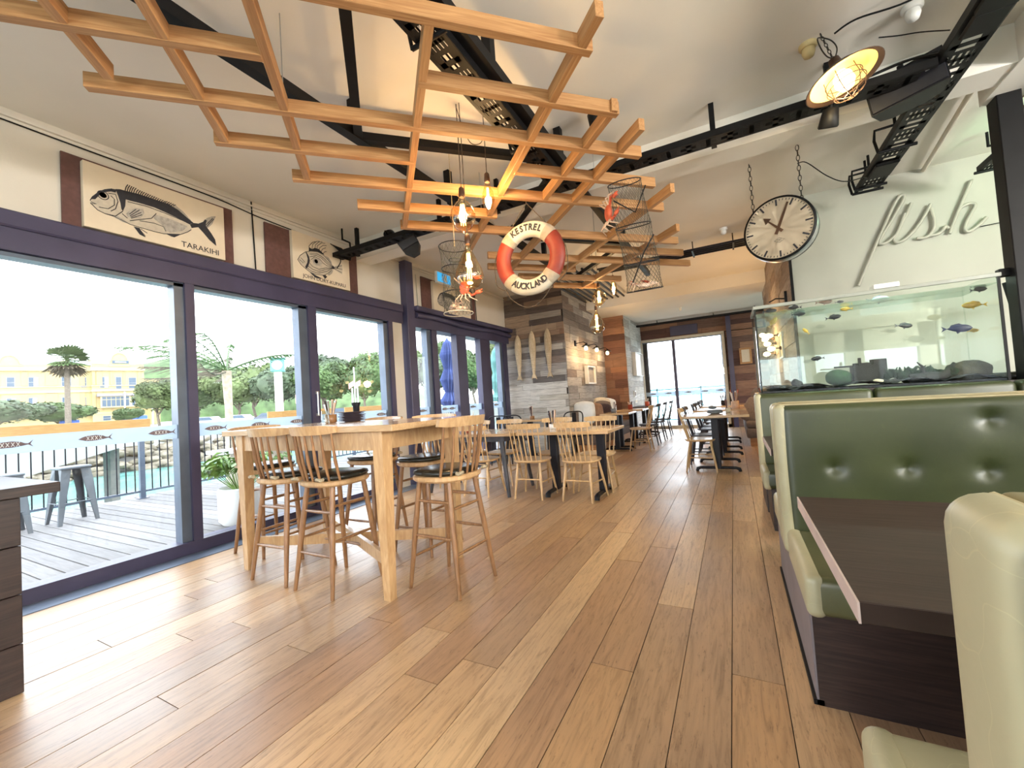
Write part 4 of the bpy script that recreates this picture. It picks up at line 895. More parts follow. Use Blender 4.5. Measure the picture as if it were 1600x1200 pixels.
# wall lamps on the boarded side wall
for i,(yy,zz) in enumerate(((8.80,2.32),(9.62,2.345),(10.55,2.335))):
    t=thing('wall_lamp',['nearest','middle','farthest'][i]+' of three small bare bulb wall lamps on the boarded side wall','lamp',(-3.01,yy,zz),group='wall lamps on the side wall')
    B(0,.03,-.035,.035,-.06,.06).build('backplate',M['iron'],t)
    MB().path([(.03,0,.0),(.20,0,.01),(.25,0,-.02),(.25,0,-.05)],.009,6).build('arm',M['iron'],t)
    MB().lathe([(.02,-.04),(.03,-.055),(.10,-.09),(.103,-.094),(.098,-.094),(.03,-.065)],(.25,0,0),18,cap=False).build('shade',M['iron'],t)
    MB().lathe([(.001,-.18),(.03,-.17),(.042,-.14),(.03,-.10),(.015,-.07)],(.25,0,0),14).build('bulb',M['bulb_glow'],t)
    light('wall_lamp_light','POINT',(-2.70,yy,zz-.22),5,(1,.62,.28),.04)
def picture(label,cat,ax,c,a0,a1,z0,z1,fm,im,th=.03,fw=.03):
    t=thing('picture_frame',label,cat,(c,(a0+a1)/2,z0) if ax=='x' else ((a0+a1)/2,c,z0)); w=(a1-a0)/2; h=z1-z0
    s=1 if ax=='x' and c<0 else -1
    lo,hi=(0,th*s) if s>0 else (th*s,0)
    for q in ((-w,w,0,fw),(-w,w,h-fw,h),(-w,-w+fw,fw,h-fw),(w-fw,w,fw,h-fw)):
        g=MB(); g.box(lo,hi,*q) if ax=='x' else g.box(q[0],q[1],lo,hi,q[2],q[3]); g.build('frame_rail',M[fm],t)
    g=MB(); e0,e1=(th*.3*s,th*.5*s) if s>0 else (th*.5*s,th*.3*s)
    g.box(e0,e1,-w+fw,w-fw,fw,h-fw) if ax=='x' else g.box(-w+fw,w-fw,e0,e1,fw,h-fw); g.build('print',M[im],t)
    return t
picture('narrow white framed picture on the boarded side wall below the lamps','picture','x',-3.01,9.35,9.95,1.43,1.85,'white','ink_grey',.09)
picture('white flat screen on the limewashed alcove wall','screen','x',-2.43,11.9,12.9,1.62,2.28,'white','white',.10,.01)
picture('small square white notice with a dark centre on the alcove wall','notice','x',-2.43,11.75,11.95,1.03,1.2,'white','maroon')
picture('small printed card below the notice on the alcove wall','notice','x',-2.43,11.85,12.15,.86,.95,'white','canvas',.012,.01)
picture('gold framed picture on the far boards right of the window','picture','y',13.42,.22,.52,1.75,2.2,'pine','canvas',.03,.05)
picture('small framed print on the boarded return beside the tank','picture','x',.735,7.6,8.1,1.55,1.95,'white','canvas')
# string of lamps at the boarded return (seen through the tank)
for i,(yy,zz) in enumerate(((9.6,2.12),(9.0,1.98),(8.6,1.86),(8.1,1.95),(7.9,1.72),(8.9,1.7))):
    t=thing('wall_lamp','glowing bulb behind the left end of the tank, '+['uppermost, leftmost','second from the top','in the middle of the cluster','right one of the middle pair','lowest, to the right','lowest, to the left'][i],'lamp',(.72,yy,zz),group='cluster of bulbs behind the tank')
    MB().lathe([(.03,0),(.03,-.02),(.012,-.03),(.012,-.09)],n=12,ax='x').build('holder',M['bronze'],t)
    MB().lathe([(.012,-.08),(.035,-.11),(.045,-.15),(.03,-.185),(.001,-.195)],n=14,ax='x').build('bulb',M['bulb_glow'],t)
light('bulb_cluster_light','POINT',(.45,8.7,1.9),14,(1,.62,.28),.1)
t=thing('wall_lamp','small black swan neck lamp on the boarded return just above the tank','lamp',(.72,6.75,2.3)); B(-.02,.01,-.03,.03,-.1,.1).build('backplate',M['iron'],t); MB().path([(0,0,.0),(-.12,0,.02),(-.2,0,-.02)],.01,6).build('arm',M['iron'],t)
# ================================================================ furniture
def spindle_chair(mw,label,loc,rz,grp):
    t=thing('dining_chair',label,'chair',loc,rz,grp)
    g=MB(); pts=[]
    for k in range(24):
        a=2*PI*k/24; pts.append((.215*math.copysign(abs(math.cos(a))**.75,math.cos(a)),.205*math.copysign(abs(math.sin(a))**.7,math.sin(a))))
    vs=[(x,y,.425) for x,y in [(p[0]*.93,p[1]*.93) for p in pts]]+[(x,y,.44) for x,y in pts]+[(x,y,.455) for x,y in pts]+[(x*.9,y*.9,.452) for x,y in pts]
    F=[tuple(range(24))[::-1]]+[(r*24+k,r*24+(k+1)%24,(r+1)*24+(k+1)%24,(r+1)*24+k) for r in range(3) for k in range(24)]+[tuple(72+k for k in range(24))]
    g.add(vs,F); g.build('seat',mw,t)
    LG=[(-.14,-.13,-.175,-.20),(.14,-.13,.175,-.20),(-.15,.13,-.215,.195),(.15,.13,.215,.195)]
    for a,b,c_,d_ in LG: MB().path([(a,b,.43),((a+c_)/2,(b+d_)/2,.215),(c_,d_,0)],[.013,.017,.011],8).build('leg',mw,t)
    def at(l,z): a,b,c_,d_=l; w=1-z/.43; return (a+(c_-a)*w,b+(d_-b)*w,z)
    MB().tube(at(LG[0],.2),at(LG[2],.2),.009,n=6).build('stretcher',mw,t); MB().tube(at(LG[1],.2),at(LG[3],.2),.009,n=6).build('stretcher',mw,t)
    p,q=at(LG[0],.2),at(LG[1],.2); MB().tube(at(LG[0],.23),at(LG[1],.23),.009,n=6).build('stretcher',mw,t)
    n=7
    for k in range(n):
        s=-1+2*k/(n-1); x0=.165*s; y0=-.165+.03*s*s; x1=.185*s; y1=-.265+.035*s*s
        MB().path([(x0,y0,.44),((x0+x1)/2,(y0+y1)/2,.62),(x1,y1,.845)],[.0085,.0085,.006],6).build('spindle',mw,t)
    g=MB(); vs=[];F=[];m=12
    for k in range(m+1):
        s=-1+2*k/m; x=.215*s; y=-.27+.045*s*s; h=.032*(1-.25*s**4); 
        for dy,dz in ((-.011,-h),(.011,-h),(.009,h),(-.009,h)): vs.append((x,y+dy-.01*dz/.03,.86+dz))
    for k in range(m):
        for j in range(4): F.append((k*4+j,k*4+(j+1)%4,(k+1)*4+(j+1)%4,(k+1)*4+j))
    F+= [(3,2,1,0),tuple(m*4+j for j in range(4))]
    g.add(vs,F); g.build('top_rail',mw,t)
    return t
CP=spindle_chair(M['chair_wood'],'pale spindle chair left of the two seen from behind at the middle table',(-2.215,4.62,0),0.03,'pale spindle chairs')
chairs=[(-1.60,4.63,-.06,'pale spindle chair right of the two seen from behind at the middle table'),
(-1.56,5.13,PI,'pale spindle chair on the far side at the right end of the middle table'),
(-2.17,5.2,PI+.1,'pale spindle chair on the far side at the left end of the middle table'),
(-2.93,4.60,.05,'pale spindle chair nearest side of the black-legged table, seen right of the end stool'),
(-3.55,4.58,0,'pale spindle chair nearest side of the black-legged table, seen through the end stool'),
(-2.97,5.25,PI,'pale spindle chair far side of the black-legged table, right one'),
(-3.52,5.25,PI,'pale spindle chair far side of the black-legged table, left one'),
(-.47,6.56,-PI/2,'pale spindle chair at the near end of the right hand row of tables'),
(-1.70,8.62,PI/2,'pale spindle chair at the near end of the left hand bench tables')]
for x,y,rz,lab in chairs: dup(CP,(x,y,0),rz,lab)
CD=spindle_chair(M['chair_dark'],'dark spindle chair tucked just behind the pale one in the right hand row',(-.46,7.15,0),-PI/2,'dark spindle chairs')
for x,y,rz,lab in ((-.42,8.15,-PI/2,'dark spindle chair, second in the right hand row'),(-.42,8.75,-PI/2,'dark spindle chair, third in the right hand row'),(-.42,9.65,-PI/2,'dark spindle chair, fourth in the right hand row'),(-.42,10.3,-PI/2,'dark spindle chair, fifth and farthest in the right hand row'),
(-1.70,9.55,PI/2,'dark spindle chair beside the left bench tables, nearest the pale chair'),(-1.68,10.4,PI/2,'dark spindle chair beside the left bench tables, middle one'),(-1.66,11.3,PI/2,'dark spindle chair beside the left bench tables, farthest one')): dup(CD,(x,y,0),rz,lab)
# black wire armchairs
def wire_chair(label,loc,rz):
    t=thing('metal_chair',label,'chair',loc,rz,'black metal chairs')
    B(-.19,.19,-.19,.19,.44,.46,b=.006).build('seat',M['iron'],t)
    for sx in (-1,1):
        for sy in (-1,1): MB().tube((sx*.17,sy*.17,.44),(sx*.2,sy*.2,0),.011).build('leg',M['iron'],t)
    g=MB(); g.path(smooth([(-.19,-.17,.45),(-.2,-.22,.7),(-.17,-.25,.87),(0,-.27,.9),(.17,-.25,.87),(.2,-.22,.7),(.19,-.17,.45)]),.011,8); g.build('back_frame',M['iron'],t)
    MB().box(-.04,.04,-.265,-.255,.46,.88).build('back_slat',M['iron'],t)
    return t
WC=wire_chair('black metal chair left of the back table by the boarded pier',(-3.85,6.85,0),.2)
dup(WC,(-3.5,6.85,0),-.1,'black metal chair in front of the back table by the boarded pier')
dup(WC,(-2.72,7.2,0),.9,'black metal chair right of the back table beside the white cushion')
# bar stools
def bar_stool(label,loc,rz,grp='brown bar stools'):
    t=thing('bar_stool',label,'stool',loc,rz,grp); mw=M['oak_dark_backlit']
    pts=[(.215*math.copysign(abs(math.cos(a))**.8,math.cos(a)),.205*math.copysign(abs(math.sin(a))**.75,math.sin(a))) for a in [2*PI*k/24 for k in range(24)]]
    vs=[(x*.94,y*.94,.69) for x,y in pts]+[(x,y,.702) for x,y in pts]+[(x,y,.722) for x,y in pts]+[(x*.95,y*.95,.728) for x,y in pts]
    F=[tuple(range(24))[::-1]]+[(r*24+k,r*24+(k+1)%24,(r+1)*24+(k+1)%24,(r+1)*24+k) for r in range(3) for k in range(24)]+[tuple(72+k for k in range(24))]
    MB().add(vs,F).build('seat',M['oak'],t)
    cu=MB().add([(x*.90,y*.88+.012,.729) for x,y in pts]+[(x*.96,y*.94+.012,.742) for x,y in pts]+[(x*.94,y*.92+.012,.757) for x,y in pts]+[(x*.7,y*.7+.012,.765) for x,y in pts],[tuple(range(24))[::-1]]+[(r*24+k,r*24+(k+1)%24,(r+1)*24+(k+1)%24,(r+1)*24+k) for r in range(3) for k in range(24)]+[tuple(72+k for k in range(24))],True).build('seat_cushion',M['cushion_black'],t)
    for sx in (-1,1): MB().path([(sx*.13,-.19,.745),(sx*.15,-.215,.745),(sx*.11,-.22,.75),(sx*.12,-.2,.74)],.012,6).build('cushion_tie',M['rope_pale'],cu)
    LG=[(-.13,-.12,-.19,-.205),(.13,-.12,.19,-.205),(-.13,.13,-.19,.205),(.13,.13,.19,.205)]
    for a,b,c_,d_ in LG: MB().path([(a,b,.70),((a+c_)/2,(b+d_)/2,.35),(c_,d_,0)],[.017,.019,.013],8).build('leg',mw,t)
    def at(l,z): a,b,c_,d_=l; w=1-z/.7; return (a+(c_-a)*w,b+(d_-b)*w,z)
    for i,j,zs in ((0,1,(.25,.52)),(2,3,(.20,)),(0,2,(.34,.56)),(1,3,(.34,.56))):
        for z in zs: MB().path([at(LG[i],z),[(a+b)/2 for a,b in zip(at(LG[i],z),at(LG[j],z))],at(LG[j],z)],[.008,.012,.008],6).build('stretcher',mw,t)
    n=8
    for k in range(n):
        s=-1+2*k/(n-1); x0=.185*s; y0=-.185+.085*s*s; x1=.20*s; y1=-.24+.075*s*s
        MB().path([(x0,y0,.72),((x0+x1)/2,(y0+y1)/2-.004,.86),(x1,y1,1.045)],[.008,.012,.008],6).build('spindle',mw,t)
    g=MB(); vs=[];F=[];m=14
    for k in range(m+1):
        s=-1+2*k/m; x=.235*s; y=-.245+.095*s*s; h=.03*(1-.3*s**6)
        for dy,dz in ((-.014,-h),(.012,-h),(.012,h),(-.012,h)): vs.append((x,y+dy-.008*dz/.03,1.065+dz))
    for k in range(m):
        for j in range(4): F.append((k*4+j,k*4+(j+1)%4,(k+1)*4+(j+1)%4,(k+1)*4+j))
    F+=[(3,2,1,0),tuple(m*4+j for j in range(4))]
    MB().add(vs,F).build('top_rail',M['oak'],t)
    return t
SP=bar_stool('brown spindle bar stool, left of the two seen from behind at the tall table',(-3.0,2.02,0),0.02)
for x,y,rz,lab in ((-2.50,2.01,-.03,'brown spindle bar stool, right of the two seen from behind at the tall table'),(-1.735,2.285,1.5,'brown spindle bar stool at the right end of the tall table, nearest the camera'),(-3.74,2.30,-PI/2,'brown spindle bar stool at the left end of the tall table by the window'),(-2.36,2.80,PI,'brown spindle bar stool on the far side of the tall table, right one'),(-3.0,2.84,PI,'brown spindle bar stool on the far side of the tall table, left one')): dup(SP,(x,y,0),rz,lab)
# tall table
t=thing('bar_table','tall honey oak bar table with tapered legs and crossed stretchers','table',(-2.7,2.33,0))
B(-.90,.90,-.47,.42,1.040,1.080,b=.003).build('table_top',M['oak_top'],t)
for sx,sy in ((-1,-1),(1,-1),(-1,1),(1,1)):
    g=MB(); vs=[]
    for z,w,dx in ((1.040,.043,0),(0.55,.036,.0),(0,.027,0)):
        cx=sx*(.735); cy=sy*.36-.03
        vs+=[(cx-w,cy-w,z),(cx+w,cy-w,z),(cx+w,cy+w,z),(cx-w,cy+w,z)]
    g.add(vs,[(0,1,2,3)]+[(r*4+k,r*4+(k+1)%4,(r+1)*4+(k+1)%4,(r+1)*4+k) for r in range(2) for k in range(4)][:]+[(11,10,9,8)]); g.build('leg',M['oak'],t)
B(-.70,.70,-.42,-.395,.92,1.040).build('apron',M['oak'],t); B(-.70,.70,.35,.375,.92,1.040).build('apron',M['oak'],t)
for s in (-1,1): B(s*.73-.012,s*.73+.012,-.36,.30,.92,1.040).build('apron',M['oak'],t)
for p,q in (((-.72,-.36,.20),(.72,.30,.20)),((-.72,.30,.215),(.72,-.36,.215))): MB().obox(p,q,.03,.075).build('cross_stretcher',M['oak'],t)
# dining tables
def ped_table(name,label,x0,x1,y0,y1,bases,top='oak_top',z=.775,th=.035,along='y',base='iron',fh=.30):
    t=thing(name,label,'table',((x0+x1)/2,(y0+y1)/2,0)); cx,cy=t.location.x,t.location.y
    B(x0-cx,x1-cx,y0-cy,y1-cy,z-th,z,b=.004).build('table_top',M[top],t)
    for bx,by in bases:
        bx-=cx;by-=cy
        MB().box(bx-.045,bx+.045,by-.045,by+.045,.04,z-th,b=.006).build('column',M[base],t)
        g=MB()
        if along=='y': g.path([(bx,by-fh,.0),(bx,by-fh+.01,.035),(bx,by-fh+.05,.05),(bx,by+fh-.05,.05),(bx,by+fh-.01,.035),(bx,by+fh,0)],[.03,.032,.028,.028,.032,.03],6)
        elif along=='x': g.path([(bx-fh,by,.0),(bx-fh+.01,by,.035),(bx-fh+.05,by,.05),(bx+fh-.05,by,.05),(bx+fh-.01,by,.035),(bx+fh,by,0)],[.024,.026,.022,.022,.026,.024],6)
        g.build('foot',M[base],t)
        B(bx-.12,bx+.12,by-.12,by+.12,z-th-.015,z-th).build('top_plate',M[base],t)
    return t
ped_table('dining_table','honey oak table on two black pedestals in the middle of the room',-2.37,-1.24,4.50,5.28,[(-2.03,4.88),(-1.43,4.86)])
t=thing('dining_table','oak table with angled black legs left of the middle table','table',(-3.1,4.83,0))
B(-.68,.70,-.38,.40,.74,.775,b=.004).build('table_top',M['oak_top'],t)
for sx in (-1,1):
    for sy in (-1,1):
        MB().path([(sx*.50,sy*.27,.70),(sx*.60,sy*.34,0)],[.034,.022],6).build('leg',M['chair_dark'],t)
B(-.56,.56,-.31,.31,.67,.74).build('apron',M['chair_dark'],t)
ped_table('dining_table','pale table at the back against the boarded pier',-3.95,-2.95,7.15,7.85,[(-3.6,7.5),(-3.2,7.5)])
ped_table('dining_table','nearest table of the right hand row with bowls on it',-.70,.16,6.45,7.45,[(-.27,6.50),(-.27,7.27)],along='x',fh=.27)
ped_table('dining_table','middle table of the right hand row',-.66,.16,7.95,8.85,[(-.22,8.05),(-.22,8.75)],along='x',fh=.27)
ped_table('dining_table','farthest table of the right hand row',-.66,.16,9.5,10.5,[(-.22,9.7),(-.22,10.3)],along='x',fh=.27)
ped_table('dining_table','nearest table of the left bench row',-2.42,-1.84,8.28,9.02,[(-2.15,8.5),(-2.15,8.85)],along='x',fh=.26)
ped_table('dining_table','second table of the left bench row with a red pot',-2.42,-1.82,9.6,10.4,[(-2.12,9.8),(-2.12,10.2)],along='x',fh=.26)
ped_table('dining_table','dark topped farthest table of the left bench row',-2.42,-1.80,11.0,12.2,[(-2.12,11.3),(-2.12,11.9)],top='walnut',along='x',fh=.26)
# benches along the boarded walls
def bench(label,x0,x1,y0,y1,back):
    t=thing('upholstered_bench',label,'bench',((x0+x1)/2,(y0+y1)/2,0)); cx,cy=t.location.x,t.location.y
    B(x0-cx+.05,x1-cx-.02,y0-cy+.03,y1-cy,0,.15).build('plinth',M['pine'],t)
    MB().rbox(x0-cx,x1-cx,y0-cy,y1-cy,.15,.34,.03,2).build('seat_base',M['fabric_grey'],t)
    n=max(2,int((y1-y0)/.9)); 
    for k in range(n):
        a=y0-cy+(y1-y0)*k/n; MB().rbox(x0-cx,x1-cx,a,a+(y1-y0)/n-.01,.34,.47,.05,3).build('seat_pad',M['fabric_grey'],t)
    xb=(x0,x0+.1) if back<0 else (x1-.1,x1)
    MB().rbox(xb[0]-cx,xb[1]-cx,y0-cy,y1-cy,.45,.85,.04,3).build('back_pad',M['fabric_grey'],t)
bench('warm grey bench seat along the left boarded side wall',-3.0,-2.42,8.3,11.1,-1)
bench('warm grey bench seat along the right boarded wall below the tank end',.16,.71,9.15,12.6,1)
def pillow(label,mat_,loc,rot,s=.42,grp=None):
    o=MB().rbox(-s/2,s/2,-.06,.06,-s/2,s/2,.055,4,puff=.04).build('cushion',mat_,loc=loc,rot=rot); return tag(o,label,'cushion',grp)
pillow('large white cushion at the near end of the left bench',M['fabric_white'],(-2.80,8.50,.80),(-.12,0,.12),.42)
pillow('tan cushion leaning behind the large white one on the left bench',M['fabric_brown'],(-2.70,8.72,.74),(-.15,0,.45),.44)
pillow('dark plum cushion on the left bench',M['fabric_dark'],(-2.56,8.98,.72),(-.1,0,.7),.42)
pillow('second dark cushion behind the plum one on the left bench',M['fabric_grey'],(-2.62,9.32,.76),(-.1,.1,1.0),.46)
pillow('cream cushion in the middle of the left bench',M['fabric_cream'],(-2.76,9.75,.80),(-.1,.1,1.15),.52)
pillow('pale striped cushion at the far end of the left bench',M['fabric_white'],(-2.76,10.3,.78),(-.1,.1,1.15),.50)
pillow('brown cushion lying low on the near end of the right bench',M['fabric_grey'],(.36,9.42,.66),(-.5,.3,-.5),.46)
pillow('upright grey cushion on the right bench next to the booth end',M['fabric_grey'],(.48,9.9,.80),(-.15,0,-.9),.5)
pillow('second upright grey cushion on the right bench',M['fabric_grey'],(.5,10.35,.82),(-.15,0,-1.0),.5)
# ---- things on the tables
def plate_stack(label,loc,n,r,m,grp=None):
    for k in range(n):
        rr=r*(1-.03*(k%3)); o=MB().lathe([(rr*.55,0),(rr*.6,.003),(rr,.010),(rr*1.0,.014),(rr*.6,.008),(.001,.006)],n=24).build('plate',m,loc=(loc[0]+.004*math.sin(k*2),loc[1]+.004*math.cos(k*3),loc[2]+k*.012)); tag(o,'%s dark plate from the top of the stack on the tall table'%ORD[n-1-k],'plate',label[2])
plate_stack(('topmost dark plate of the stack on the tall table','dark stacked plate under the top one on the tall table','dark plates on the tall table'),(-3.02,2.64,1.081),7,.115,M['fabric_dark'])
def cutlery_pot(label,loc,r,h,m,n,cols,H=.24,seed=1,name='cutlery_pot'):
    t=thing(name,label,'pot',loc); R2=random.Random(seed)
    MB().lathe([(r*.8,0),(r,h*.1),(r,h),(r*.92,h),(r*.9,.01),(.001,.01)],n=18).build('pot',m,t)
    for k in range(n):
        a=R2.uniform(0,6.28); q=r*.6; tl=R2.uniform(.25,.9); L=H*R2.uniform(.85,1.1)
        p=(q*.4*math.cos(a),q*.4*math.sin(a),.012); e=(q*(1+tl)*math.cos(a),q*(1+tl)*math.sin(a),L)
        MB().path([p,[(u*.4+v*.6) for u,v in zip(p,e)],e],[.004,.007,.011],5).build('utensil',cols[k%len(cols)],t)
    return t
cutlery_pot('brown pot bristling with dark cutlery on the tall table',(-3.10,2.48,1.081),.05,.075,M['oak_dark_backlit'],9,[M['fabric_dark'],M['steel'],M['crab_pale']],.19,3)
t=thing('sauce_pot','small black pot standing beside the plates on the tall table','pot',(-3.12,2.78,1.081)); MB().lathe([(.022,0),(.026,.03),(.03,.13),(.042,.16),(.04,.17),(.022,.12)],n=16).build('body',M['iron'],t)
t=thing('water_glass','clear tapered glass at the left of the items on the tall table','glass',(-3.02,2.36,1.081)); MB().lathe([(.03,0),(.034,.01),(.026,.11),(.024,.11),(.03,.012),(.001,.01)],n=16).build('tumbler',glass('clear_tumbler',(.93,.97,.97),1.5,.05),t)
t=thing('tea_light','small white candle dish on the right side of the tall table','candle',(-2.55,2.70,1.081)); MB().lathe([(.02,0),(.035,.008),(.03,.012),(.001,.01)],n=14).build('dish',M['white'],t)
tag(MB().lathe([(.025,0),(.03,.02),(.03,.13),(.012,.17),(.010,.20),(.001,.2)],n=14).build('sauce_bottle',M['ring_red'],loc=(-3.22,4.75,.776)),'red sauce bottle on the black-legged table','bottle')
t=thing('candle_holder','tall dark candle holder with a white top on the black-legged table','candle',(-3.35,5.1,.776)); MB().lathe([(.05,0),(.05,.02),(.012,.04),(.012,.10),(.05,.12),(.05,.135),(.001,.135)],n=16).build('stand',M['iron'],t); MB().tube((0,0,.135),(0,0,.27),.007).build('candle',M['white'],t)
for i,(x,y) in enumerate(((-1.93,4.80),(-1.86,4.79))): tag(MB().lathe([(.022,0),(.022,.08),(.018,.09),(.018,.10),(.001,.1)],n=14).build('spice_grinder',M['oak'],loc=(x,y,.776)),('left' if i==0 else 'right')+' one of two little wooden grinders on the middle table','grinder','grinders')
cutlery_pot('pot of cutlery behind the grinders on the middle table',(-2.08,5.0,.776),.045,.06,M['white'],8,[M['fabric_dark'],M['crab_pale'],M['oak_dark_backlit']],.22,5)
cutlery_pot('pot of dark cutlery on the back table by the pier',(-3.55,7.5,.776),.05,.06,M['oak_dark_backlit'],7,[M['fabric_dark'],M['crab_pale']],.24,6)
cutlery_pot('metal pot with napkins on the nearest left bench table',(-2.24,8.72,.776),.055,.08,M['galv'],7,[M['white'],M['crab_pale'],M['fabric_dark']],.2,7)
cutlery_pot('red pot of cutlery on the second left bench table',(-2.15,9.9,.776),.055,.11,M['ring_red'],6,[M['fabric_dark'],M['crab_pale']],.18,8)
cutlery_pot('pot on the farthest left bench table',(-2.05,11.5,.776),.06,.12,M['crab'],5,[M['crab_pale'],M['white']],.2,9)
for k,(r,z) in enumerate(((.115,.776),(.11,.788),(.10,.80))): tag(MB().lathe([(r*.5,0),(r*.9,.012),(r,.03),(r*.94,.03),(r*.5,.008),(.001,.006)],n=22).build('bowl',M['galv'],loc=(-.27,6.9,z)),'grey bowl in the stack on the nearest right hand table, '+['bottom','middle','top'][k]+' one','bowl','grey bowls')
tag(MB().ico((0,0,.05),.05,.15,3,(1.2,1,.5),sub=1).build('folded_cloth',M['galv'],loc=(-.30,6.9,.82)),'crumpled grey cloth lying in the top bowl','cloth')
cutlery_pot('small pot with a reddish handle beside the grey bowls',(-.10,7.05,.776),.035,.07,M['fabric_cream'],3,[M['maroon'],M['crab_pale']],.2,10)
cutlery_pot('colourful pot of cutlery and napkins on the middle right hand table',(.0,8.3,.776),.06,.12,M['crab_pale'],12,[M['crab_pale'],M['crab'],M['white'],M['oak_dark_backlit']],.30,11)
tag(B(-.05,.05,-.05,.05,0,.12,b=.01).build('menu_box',M['pine'],loc=(.02,8.62,.776)),'small wooden box at the wall end of the middle right hand table','box')
cutlery_pot('dark pot on the farthest right hand table',(-.2,9.8,.776),.06,.1,M['iron'],6,[M['fabric_dark'],M['galv']],.2,12)
# waiter counter at the left edge
t=thing('service_counter','dark walnut service counter at the left edge of the picture','counter',(-3.3,.2,0))
for i,z in enumerate((0,.22,.44,.66)): B(-.4,.355,-1.0,.452,z+.002,z+.218,b=.002).build('front_board',M['walnut_side'],t)
B(-.5,.39,-1.1,.575,.882,.930,b=.003).build('counter_top',M['walnut_side'],t)
tag(B(-.20,.19,-.32,.16,0,.19,b=.012).build('storage_box',mat('teal_box',(.05,.10,.14),.5,var=.2),loc=(-3.32,.42,.932)),'teal grey box on the dark counter at the left edge','box')

# ================================================================ booths
BTN=((.217,.773),(.467,.777),(.711,.771),(.96,.77),(.731,.976))
def dimpled(x0,x1,y0,y1,z0,z1,r_,btn):
    "upholstered pad whose front face dips in around each button"
    g=MB(); W_=x1-x0; H2=z1-z0; xs=[x0+.012*i for i in range(int(1.25/.012))]; xs+=[xs[-1]+(x1-xs[-1])*i/8 for i in range(1,9)]; zs=[z0+H2*j/44 for j in range(45)]
    vs=[];F=[];nz=len(zs)
    for x in xs:
        for z in zs:
            e=min(x-x0,x1-x,z-z0,z1-z); y=y0
            if e<r_: y+=r_-math.sqrt(max(0,r_*r_-(r_-e)**2))
            y-= .006*math.sin(PI*(z-z0)/H2)
            for bx,bz in btn:
                d2=(x-bx)**2+(z-bz)**2; y+=.018*math.exp(-d2/(2*.020**2))+.006*math.exp(-d2/(2*.05**2))
            vs.append((x,y,z))
    n=len(xs)
    for i in range(n-1):
        for j in range(nz-1): F.append((i*nz+j,(i+1)*nz+j,(i+1)*nz+j+1,i*nz+j+1))
    g.add(vs,F,True); g.box(x0+.003,x1-.003,y0+r_*.98,y1,z0+.003,z1-.002,b=.01); return g
def booth(label,yc,near=True,far=True,seatm='leather_mid',x0=.165,x1=3.0,xs=.185,half=.68,top=1.07):
    t=thing('booth_bench',label,'booth',(x0,yc,0)); X1=x1-x0; S0=xs-x0
    ya=-half if near else -.12; yb=half if far else .12
    g=MB().box(S0+.005,X1,ya+.05,yb-.05,0,.345); g.build('plinth',M['walnut_side'],t)
    B(S0-.002,S0+.006,ya+.05,yb-.05,0,.345).build('plinth_end',mat('worn_grey_kick_panel_%d'%int(yc*10),(.16,.14,.15),.5),t)
    B(S0-.012,S0+.02,ya+.05,yb-.05,0,.02).build('skirting',M['black'],t)
    for on_,s in ((near,-1),(far,1)):
        if not on_: continue
        a,b=(ya,-.10) if s<0 else (.10,yb)
        p=MB().rbox(S0,X1,a,b,.335,.478,.035,4).build('seat_pad',M[seatm],t)
        MB().rbox(S0-.012,S0+.05,a-.002,b,.33,.482,.028,4).build('seat_end_bolster',M['leather_pale_glare'],t)
        lo,hi=(-.125,.0) if s<0 else (.0,.125)
        if s<0: q=dimpled(.02,X1,lo,hi,.44,top,.035,BTN).build('back_pad',M['leather'],t)
        else: q=MB().rbox(.02,X1,lo,hi,.44,top,.035,4).build('back_pad',M['leather'],t)
        MB().rbox(-.006,.055,lo,hi,.36,top+.002,.035,4).build('back_end_panel',M['leather_pale_glare'],t)
        yl,yh=(lo+.022,hi-.004) if s<0 else (lo+.004,hi-.022)
        MB().rbox(.028,X1,yl,yh,top-.02,top+.004,.010,3).build('back_top_panel',M['leather_brown'],t)
        MB().path([(.030,yl,top-.001),(X1,yl,top-.001)],.003,5).build('piping',M['seam'],q); MB().path([(.030,yl,top-.001),(.029,yh,top-.001)],.003,5).build('piping',M['seam'],q)
        MB().path([(.05,s*.060,top+.0045),(X1,s*.060,top+.0045)],.0016,4).build('stitched_seam',M['seam'],q)
        if s<0:
            for bx,bz in BTN:
                MB().lathe([(.001,.010),(.009,.007),(.012,-.004)],(bx,lo+.024,bz),14,'y').build('button',M['leather'],q)
    return t
booth('nearest double booth seat at the right edge with pale sage end panel',.42,seatm='leather_pale_glare')
b2=booth('long green leather booth back with buttons behind the dark table',2.50)
t=thing('booth_bench','green leather booth seat against the aquarium, third from the camera','booth',(.165,4.15,0))
B(.04,2.8,-.22,.30,0,.345).build('plinth',M['walnut_side'],t)
MB().rbox(.0,2.8,-.27,.12,.335,.478,.035,4).build('seat_pad',M['leather'],t)
MB().rbox(-.01,.05,-.27,.12,.33,.482,.028,4).build('seat_end_bolster',M['leather_pale_glare'],t)
for a,b in ((0.0,.81),(.82,1.60),(1.61,2.4)): MB().rbox(a,b,.10,.26,.45,1.085,.045,4).build('back_pad',M['leather_brown'] if 0 else M['leather'],t)
MB().rbox(-.01,.05,.10,.27,.36,1.086,.04,4).build('back_end_panel',M['leather_pale_glare'],t)
